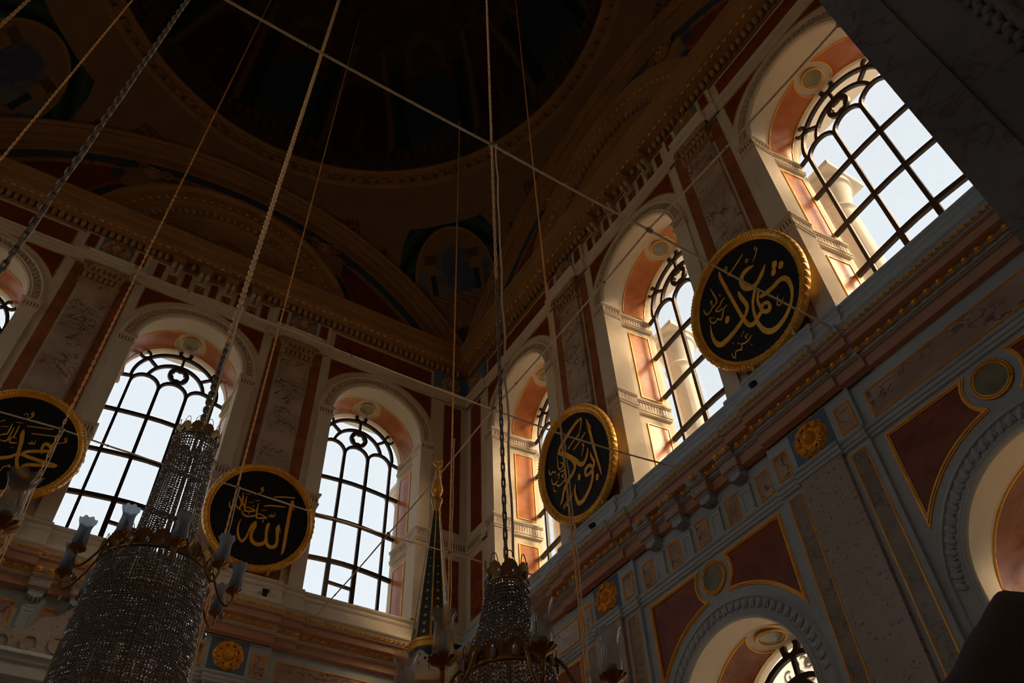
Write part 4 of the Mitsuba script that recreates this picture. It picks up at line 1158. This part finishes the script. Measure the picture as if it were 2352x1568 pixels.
def shade_mesh(H, R, lobes=8):
    prof = [(0.40, 0.0), (0.58, 0.04), (0.76, 0.14), (0.80, 0.28), (0.74, 0.48), (0.68, 0.66), (0.70, 0.78), (0.82, 0.90), (1.0, 1.0)]
    z = np.linspace(0, 1, 22)
    a = np.array(prof)
    r = np.interp(z, a[:, 1], a[:, 0])
    m = lathe(np.c_[r * R, z * H], 48, ripple=lambda t, i: 1 + (0.05 * math.cos(lobes * t) * max(0, z[i] - 0.78) / 0.22))
    v = np.array(m.vertices)
    t = np.arctan2(v[:, 1], v[:, 0])
    w = np.clip((v[:, 2] / H - 0.8) / 0.2, 0, 1)
    v[:, 2] += w * 0.007 * np.cos(lobes * t)
    m.vertices = v
    return m


def chandelier(x, y, tiers, arms, label, shade_bsdf, bead_r, group=None):
    """tiers: list of (kind, ...); arms: (n, phase, r_band, z_band, r_shade, z_shade, H)."""
    k = thing('chandelier', label=label, category='chandelier', group=group)
    O = tr(x, y, 0)
    for tier in tiers:
        if tier[0] == 'crown':
            _, r, z, h, lobes, nd, ds = tier
            ck = part(k, 'crown', crown(k, 'crown', r, z, h, lobes), BRASS, O, smooth=40)
            D = drop(ds)
            for i in range(nd):
                t = 2 * math.pi * (i + 0.5) / nd
                A = np.array([[-math.sin(t), math.cos(t), 0, r * 1.07 * math.cos(t)], [math.cos(t), math.sin(t), 0, r * 1.07 * math.sin(t)], [0, 0, 1, z + ds * 1.0], [0, 0, 0, 1]])
                put(numbered(f'{ck}__pendant'), D, O @ A)
            for i in range(lobes):
                t = 2 * math.pi * i / lobes + math.pi / lobes
                s = np.linspace(0, math.pi, 12)
                wd = 0.5 * 2 * math.pi * r / lobes * 0.62
                p = np.c_[r * 1.05 * math.cos(t) - wd * np.cos(s) * math.sin(t), r * 1.05 * math.sin(t) + wd * np.cos(s) * math.cos(t), z + h * 0.75 + h * 0.75 * np.sin(s)]
                put(numbered(f'{ck}__wire_loop'), mikit.ply(tube(p, 0.0028, 5), BRASS, smooth=True), O)
        if tier[0] == 'ring':
            _, r, z = tier
            part(k, 'ring', lathe([(r, z - 0.008), (r + 0.008, z), (r, z + 0.008), (r - 0.008, z)], 64, close=True), BRASS, O)
        if tier[0] == 'strands':
            _, n, r0, z0, r1, z1, step, bow = tier
            m = int(abs(z0 - z1) / step)
            s = np.linspace(0, 1, m)
            rr = r0 + (r1 - r0) * s - bow * np.sin(math.pi * s)
            pl = mikit.ply(beads_along(np.c_[rr, 0 * s, z0 + (z1 - z0) * s], bead_r), CRYSTAL, smooth=False)
            for i in range(n):
                A = np.eye(4)
                t = 2 * math.pi * (i + 0.5 * RNG.random() * 0.4) / n
                A[:2, :2] = [[math.cos(t), -math.sin(t)], [math.sin(t), math.cos(t)]]
                part(k, 'crystal_strand', pl, None, O @ A)
        if tier[0] == 'rows':
            _, zs, rf = tier
            for z in zs:
                r = rf(z)
                n = int(2 * math.pi * r / (bead_r * 2.3))
                t = np.arange(n) * 2 * np.pi / n
                part(k, 'crystal_row', mikit.ply(beads_along(np.c_[r * np.cos(t), r * np.sin(t), np.full(n, z)], bead_r), CRYSTAL, smooth=False), None, O)
        if tier[0] == 'stem':
            _, r, z0, z1 = tier
            part(k, 'stem', lathe([(r, z0), (r, z1)], 12), BRASS, O)
    n, ph, rb, zb, rs, zs, H = arms
    R = H * 0.285
    sm = mikit.ply(shade_mesh(H, R), shade_bsdf, smooth=True)
    bob = mikit.ply(cat(lathe([(0.0, -0.05), (0.012, -0.045), (0.02, -0.03), (0.036, -0.022), (0.058, -0.006), (0.062, 0.004), (0.055, 0.0), (0.03, -0.012), (0.0, -0.014)], 48,
                              ripple=lambda t, i: 1 + (0.10 * math.cos(12 * t) if i in (4, 5, 6) else 0)), lathe([(0.0, 0.04), (0.028, 0.04), (0.026, -0.02)], 24)), BRASS, smooth=30)
    bulb = mikit.ply(lathe([(0.0, 0.145), (0.006, 0.13), (0.016, 0.095), (0.018, 0.07), (0.013, 0.045)], 20), 'mat_bulb', smooth=True)
    s = np.linspace(0, 1, 26)
    rr = rb + (rs - rb) * (0.5 - 0.5 * np.cos(np.pi * np.clip(s * 1.05, 0, 1)))
    dip = (zs - 0.05) - zb
    zz = zb + dip * s + 0.05 * np.sin(np.pi * np.clip(s / 0.35, 0, 1)) - 0.14 * np.sin(np.pi * np.clip((s - 0.3) / 0.7, 0, 1)) ** 1.2
    arm = mikit.ply(tube(np.c_[rr, 0 * rr, zz], 0.0095, 8), BRASS, smooth=True)
    pend = drop(0.035)
    for i in range(n):
        t = math.radians(ph + 360 * i / n)
        A = np.eye(4)
        A[:2, :2] = [[math.cos(t), -math.sin(t)], [math.sin(t), math.cos(t)]]
        ak = part(k, 'arm', arm, None, O @ A)
        B = O @ A @ tr(rs, 0, zs)
        put(numbered(f'{ak}__drip_pan'), bob, B)
        put(numbered(f'{ak}__glass_shade'), sm, B)
        put(numbered(f'{ak}__candle_bulb'), bulb, B)
        put(numbered(f'{ak}__pendant'), pend, O @ A @ tr(rs - 0.05, 0, zs - 0.22))
    return k


chandelier(*CH['main'], [
    ('crown', 0.185, 6.52, 0.12, 12, 14, 0.034), ('ring', 0.19, 6.44), ('strands', 50, 0.19, 6.52, 0.245, 5.30, 0.021, 0.012), ('rows', np.linspace(6.38, 6.48, 4), lambda z: 0.19),
    ('strands', 14, 0.07, 6.45, 0.12, 5.3, 0.026, 0.0), ('stem', 0.014, 4.0, 6.62),
    ('crown', 0.40, 5.20, 0.13, 20, 24, 0.034), ('strands', 120, 0.405, 5.20, 0.455, 4.0, 0.020, -0.02), ('rows', np.linspace(4.72, 5.12, 12), lambda z: 0.405 + 0.02 * (5.2 - z)), ('strands', 60, 0.30, 5.15, 0.36, 4.0, 0.026, 0.0), ('ring', 0.40, 4.9)],
    (10, 20, 0.41, 5.25, 0.63, 5.126, 0.235), 'large crystal chandelier at lower left, two tiers of dense beads and frosted shades', 'mat_shade_frosted', 0.0095)
chandelier(*CH['small'], [
    ('crown', 0.105, 3.845, 0.10, 8, 9, 0.030), ('strands', 44, 0.105, 3.845, 0.205, 3.42, 0.0185, 0.012), ('rows', np.linspace(3.77, 3.825, 4), lambda z: 0.104), ('rows', (3.66,), lambda z: 0.13),
    ('strands', 24, 0.07, 3.83, 0.16, 3.44, 0.02, 0.008), ('stem', 0.010, 3.0, 4.03),
    ('crown', 0.215, 3.36, 0.09, 14, 14, 0.036), ('strands', 60, 0.215, 3.36, 0.20, 2.9, 0.02, -0.03)],
    (7, 48, 0.22, 3.38, 0.50, 3.268, 0.215), 'small crystal chandelier at bottom centre with clear glass shades', 'mat_shade_clear', 0.0078)
chandelier(*CH['left'], [
    ('crown', 0.105, 3.845, 0.10, 8, 9, 0.030), ('strands', 44, 0.105, 3.845, 0.205, 3.42, 0.0185, 0.012), ('stem', 0.010, 3.0, 4.03),
    ('crown', 0.215, 3.36, 0.09, 14, 14, 0.036), ('strands', 60, 0.215, 3.36, 0.20, 2.9, 0.02, -0.03)],
    (7, -5, 0.22, 3.50, 0.49, 3.45, 0.215), 'chandelier beyond the left edge, only one clear glass shade in the photo', 'mat_shade_clear', 0.0078)

# ------------------------------------------------------------------ spire of the pulpit
SX, SY = -1.93, -2.41
k = thing('pulpit_spire', label='tall dark green cone with gold ribs, stars and a crescent, by the corner', category='spire')
O = tr(SX, SY, 0)
zb, zt, rb, rt = 7.22, 9.50, 0.288, 0.055
ph0 = math.radians(15)
oc = [(math.cos(ph0 + q * math.pi / 4), math.sin(ph0 + q * math.pi / 4)) for q in range(8)]
part(k, 'cone', grid(np.array([[(rb * c, rb * s, zb), (rt * c, rt * s, zt)] for c, s in oc]), close=True), SPIREGREEN, O, smooth=False)
for c, s in oc:
    part(k, 'rib', tube([(rb * c, rb * s, zb), (rt * c, rt * s, zt)], [0.013, 0.008], 6), GOLD, O)
t12 = np.arange(12) * math.pi / 6
for q in range(8):
    a0, a1 = np.array(oc[q]), np.array(oc[(q + 1) % 8])
    n2 = (a0 + a1) / np.linalg.norm(a0 + a1)
    tn = np.array([-n2[1], n2[0]])
    for j in range(17):
        f = 0.045 + 0.055 * j + 0.0006 * j * j
        if f > 0.96:
            continue
        r = (rb + (rt - rb) * f) * math.cos(math.pi / 8)
        sz = 0.038 * (1 - 0.82 * min(1, f * 1.35)) + 0.004
        star = Polygon([(sz * (1 if i % 2 == 0 else 0.42) * math.cos(t12[i]), sz * (1 if i % 2 == 0 else 0.42) * math.sin(t12[i])) for i in range(12)])
        m = trimesh.creation.extrude_polygon(star, 0.004, engine='earcut')
        sl = (rb - rt) / (zt - zb)
        up = np.array([-n2[0] * sl, -n2[1] * sl, 1.0])
        up /= np.linalg.norm(up)
        nn = np.cross(np.array([tn[0], tn[1], 0]), up)
        A = np.eye(4)
        A[:3, 0], A[:3, 1], A[:3, 2] = [tn[0], tn[1], 0], up, nn
        A[:3, 3] = (n2[0] * r, n2[1] * r, zb + (zt - zb) * f)
        part(k, 'star', m, GOLD, O @ A, smooth=False)
part(k, 'base_ring', lathe([(0.27, zb + 0.02), (0.30, zb + 0.01), (0.325, zb - 0.015), (0.325, zb - 0.05), (0.31, zb - 0.06), (0.315, zb - 0.14), (0.30, zb - 0.15), (0.27, zb - 0.16)], 64, ripple=lambda t, i: 1 + (0.012 * math.cos(64 * t) if i in (4, 5) else 0)), GOLD, O, smooth=30)
part(k, 'collar', lathe([(0.0, 9.50), (0.055, 9.49), (0.055, 9.53), (0.075, 9.64), (0.085, 9.68), (0.10, 9.70), (0.095, 9.735), (0.06, 9.755), (0.05, 9.77), (0.055, 9.79), (0.045, 9.82)], 32), OLDGOLD, O)
part(k, 'finial', lathe([(0.045, 9.80), (0.08, 9.85), (0.098, 9.92), (0.085, 10.0), (0.06, 10.12), (0.042, 10.25), (0.038, 10.30), (0.045, 10.315), (0.03, 10.33), (0.022, 10.36), (0.018, 10.42), (0.0, 10.43)], 32, ripple=lambda t, i: 1 + 0.03 * math.cos(10 * t + i)), GOLD, O)
cr = Point(0, 0).buffer(0.085, 32).difference(Point(0, 0.028).buffer(0.067, 32))
m = extr(cr, -0.012, 0.012)
yaw = math.degrees(math.atan2(SY - EYE[1], SX - EYE[0])) - 90
A = O @ tr(0, 0, 10.50) @ rot((0, 0, 1), yaw + 8)
part(k, 'crescent', m, GOLD, A)
star = Polygon([(0.036 * (1 if i % 2 == 0 else 0.42) * math.sin(i * math.pi / 5), 0.03 + 0.036 * (1 if i % 2 == 0 else 0.42) * math.cos(i * math.pi / 5)) for i in range(10)])
part(k, 'crescent_star', extr(star, -0.008, 0.008), GOLD, A, smooth=False)
part(k, 'drum', lathe([(0.30, zb - 0.15), (0.30, zb - 0.36)], 48), SPIREGREEN, O, smooth=30)
cs = []
for q in range(8):
    a = ph0 + (q + 0.5) * math.pi / 4
    pc = unary_union([Point(0, -0.02).buffer(0.085), Point(-0.08, -0.06).buffer(0.06), Point(0.08, -0.06).buffer(0.06), sbox(-0.13, -0.22, 0.13, -0.05)]).difference(Polygon([(0.03 * (1 if i % 2 == 0 else 0.42) * math.sin(i * math.pi / 5), 0.01 + 0.03 * (1 if i % 2 == 0 else 0.42) * math.cos(i * math.pi / 5)) for i in range(10)])) \
        .difference(Point(-0.085, -0.06).buffer(0.022)).difference(Point(0.085, -0.06).buffer(0.022)).difference(Point(0, -0.12).buffer(0.03))
    m = extr(pc, -0.012, 0.012)
    B = np.eye(4)
    B[:3, 0], B[:3, 1] = (-math.sin(a), math.cos(a), 0), (math.cos(a), math.sin(a), 0)
    B[:3, 3] = (0.345 * math.cos(a), 0.345 * math.sin(a), zb - 0.29)
    part(k, 'carved_crest', m, 'mat_plaster', O @ B, smooth=False, label='white pierced crest')
part(k, 'canopy_post', cat([bx(0.33 * c - 0.03, 0.33 * c + 0.03, 0.33 * s - 0.03, 0.33 * s + 0.03, 4.0, zb - 0.45) for c, s in oc[::2]]), PLASTER, O, smooth=False)
part(k, 'canopy', lathe([(0.34, zb - 0.5), (0.36, zb - 0.36), (0.0, zb - 0.36)], 8), PLASTER, O, smooth=False)

# ------------------------------------------------------------------ small black lamps on the cornices


def spot(M, u, d, z, label):
    k = thing('spot_lamp', label=label, category='lamp', group=None)
    B = M @ tr(u, d, z)
    part(k, 'foot', lathe([(0.0, 0.0), (0.035, 0.0), (0.03, 0.025), (0.014, 0.03), (0.014, 0.08)], 20), BLACKMETAL, B)
    h = lathe([(0.0, 0.0), (0.035, 0.002), (0.04, 0.02), (0.04, 0.06), (0.055, 0.075), (0.058, 0.10), (0.06, 0.12), (0.05, 0.122), (0.045, 0.10), (0.0, 0.098)], 28)
    h.apply_transform(rot((1, 0, 0), -25))
    h.apply_translation((0, 0, 0.07))
    part(k, 'head', h, BLACKMETAL, B)


spot(ML, 3.83, 0.24, 8.50, 'small black spot lamp on the left cornice, under the middle round sign')
spot(MR, 4.27, 0.24, 8.50, 'small black spot lamp on the right cornice, under the round sign nearer the corner')
spot(MR, 7.72, 0.24, 8.50, 'small black spot lamp on the right cornice, under the upper right round sign')
k = thing('floodlight', label='flat black floodlight lying on the cornice in the corner beside the spire', category='lamp')
part(k, 'housing', bx(0.22, 0.58, 0.20, 0.34, 8.46, 8.56), BLACKMETAL, ML, smooth=False)
for q in range(12):
    part(k, 'cooling_fin', bx(0.24 + q * 0.027, 0.25 + q * 0.027, 0.34, 0.352, 8.47, 8.55), BLACKMETAL, ML, smooth=False)

# ------------------------------------------------------------------ top of the prayer niche, under the large chandelier
k = thing('prayer_niche_top', label='carved stone crest and cornice of the prayer niche, behind the large chandelier at bottom left', category='niche')
cz, cd = 6.55, 0.55
prof = [(0.0, cz + 0.32), (cd - 0.05, cz + 0.32), (cd, cz + 0.28), (cd + 0.02, cz + 0.24), (cd - 0.03, cz + 0.22), (cd - 0.04, cz + 0.17), (cd - 0.08, cz + 0.15), (cd - 0.09, cz + 0.0), (cd - 0.22, cz - 0.01), (cd - 0.24, cz - 0.06), (cd - 0.30, cz - 0.24), (cd - 0.30, cz - 1.6)]
part(k, 'cornice', cat(run(prof, [(4.75, 0), (7.75, 0)], mitre=False), extr(Polygon(prof), 0, 0.01).apply_transform(np.array([[0, 1, 0, 4.75], [1, 0, 0, 0], [0, 0, 1, 0], [0, 0, 0, 1.0]]))), STONEGREY, ML, smooth=False)
for q in range(26):
    part(k, 'tongue', cat(ell(0.042, 0.05, 0.075, 2, (4.83 + q * 0.114, cd - 0.24, cz - 0.15))), STONEGREY, ML, smooth=True)
pts = [(4.85, 0), (4.85, 0.25), (5.05, 0.42), (5.2, 0.30), (5.35, 0.36), (5.45, 0.55), (5.65, 0.62), (5.8, 0.80), (6.0, 0.86), (6.1, 1.02), (6.2, 0.86), (6.4, 0.80), (6.55, 0.62), (6.75, 0.55), (6.85, 0.36), (7.0, 0.30), (7.15, 0.42), (7.35, 0.25), (7.35, 0)]
crest = Polygon([(u, cz + 0.30 + h) for u, h in pts]).buffer(0.03).buffer(-0.03)
part(k, 'crest', extr(crest, 0.20, 0.34), MARBLE2, ML, smooth=False)
rl = []
for q in range(7):
    rl.append(extr(arcpoly(6.1 + (q - 3) * 0.33, cz + 0.42 + 0.05 * (3 - abs(q - 3)), 0.11, 12).difference(arcpoly(6.1 + (q - 3) * 0.33, cz + 0.44 + 0.05 * (3 - abs(q - 3)), 0.085, 12)), 0.34, 0.365))
part(k, 'crest_scroll', cat(rl), MARBLE2, ML, smooth=False)
k = thing('framed_inscription', label='black inscription panel with gold rim in the bottom left corner', category='sign')
pr_ = sbox(6.35, 5.0, 8.3, 5.98).buffer(0.12)
part(k, 'panel', extr(pr_, 0.05, 0.16), BLACK, ML, smooth=False)
part(k, 'gilt_rim', extr(pr_.buffer(0.0).difference(pr_.buffer(-0.055)), 0.16, 0.185), GOLD, ML, smooth=False)
part(k, 'lettering', extr(unary_union([LineString(p).buffer(w) for p, w in (([(7.15, 5.35), (7.12, 5.75), (7.05, 5.9)], 0.03), ([(6.95, 5.5), (6.75, 5.62), (6.6, 5.6)], 0.02), ([(7.5, 5.4), (7.45, 5.8)], 0.03), ([(7.9, 5.45), (7.7, 5.6), (7.6, 5.5)], 0.025), ([(6.98, 5.9), (6.96, 5.9)], 0.022))]), 0.16, 0.17), GOLD, ML, smooth=False)

# lace in the lower right window
k = thing('lace_curtain', label='bright scroll-patterned lace outside the lower window at the bottom right', category='curtain')
sheet = trimesh.Trimesh(np.array([[5.0, -1.16, 1.0], [7.2, -1.16, 1.0], [7.2, -1.16, 6.4], [5.0, -1.16, 6.4]], float), [[0, 1, 2], [0, 2, 3]], process=False)
part(k, 'net', sheet, 'mat_lace', MR, smooth=False)
sw = []
rg = random.Random(3)
for q in range(120):
    u, z = rg.uniform(5.15, 7.05), rg.uniform(4.2, 6.3)
    t = np.linspace(0, rg.uniform(2.5, 4.6), 14)
    r0, a0, s = rg.uniform(0.05, 0.09), rg.uniform(0, 6.3), rg.choice((-1, 1))
    rr = r0 * (1 - t / 6.5)
    sw.append(LineString(np.c_[u + rr * np.cos(a0 + s * t), z + rr * np.sin(a0 + s * t)]).buffer(0.014))
part(k, 'scrollwork', extr(unary_union(sw).simplify(0.003), -1.175, -1.165), OUTSTONE, MR, smooth=False, kind='stuff')
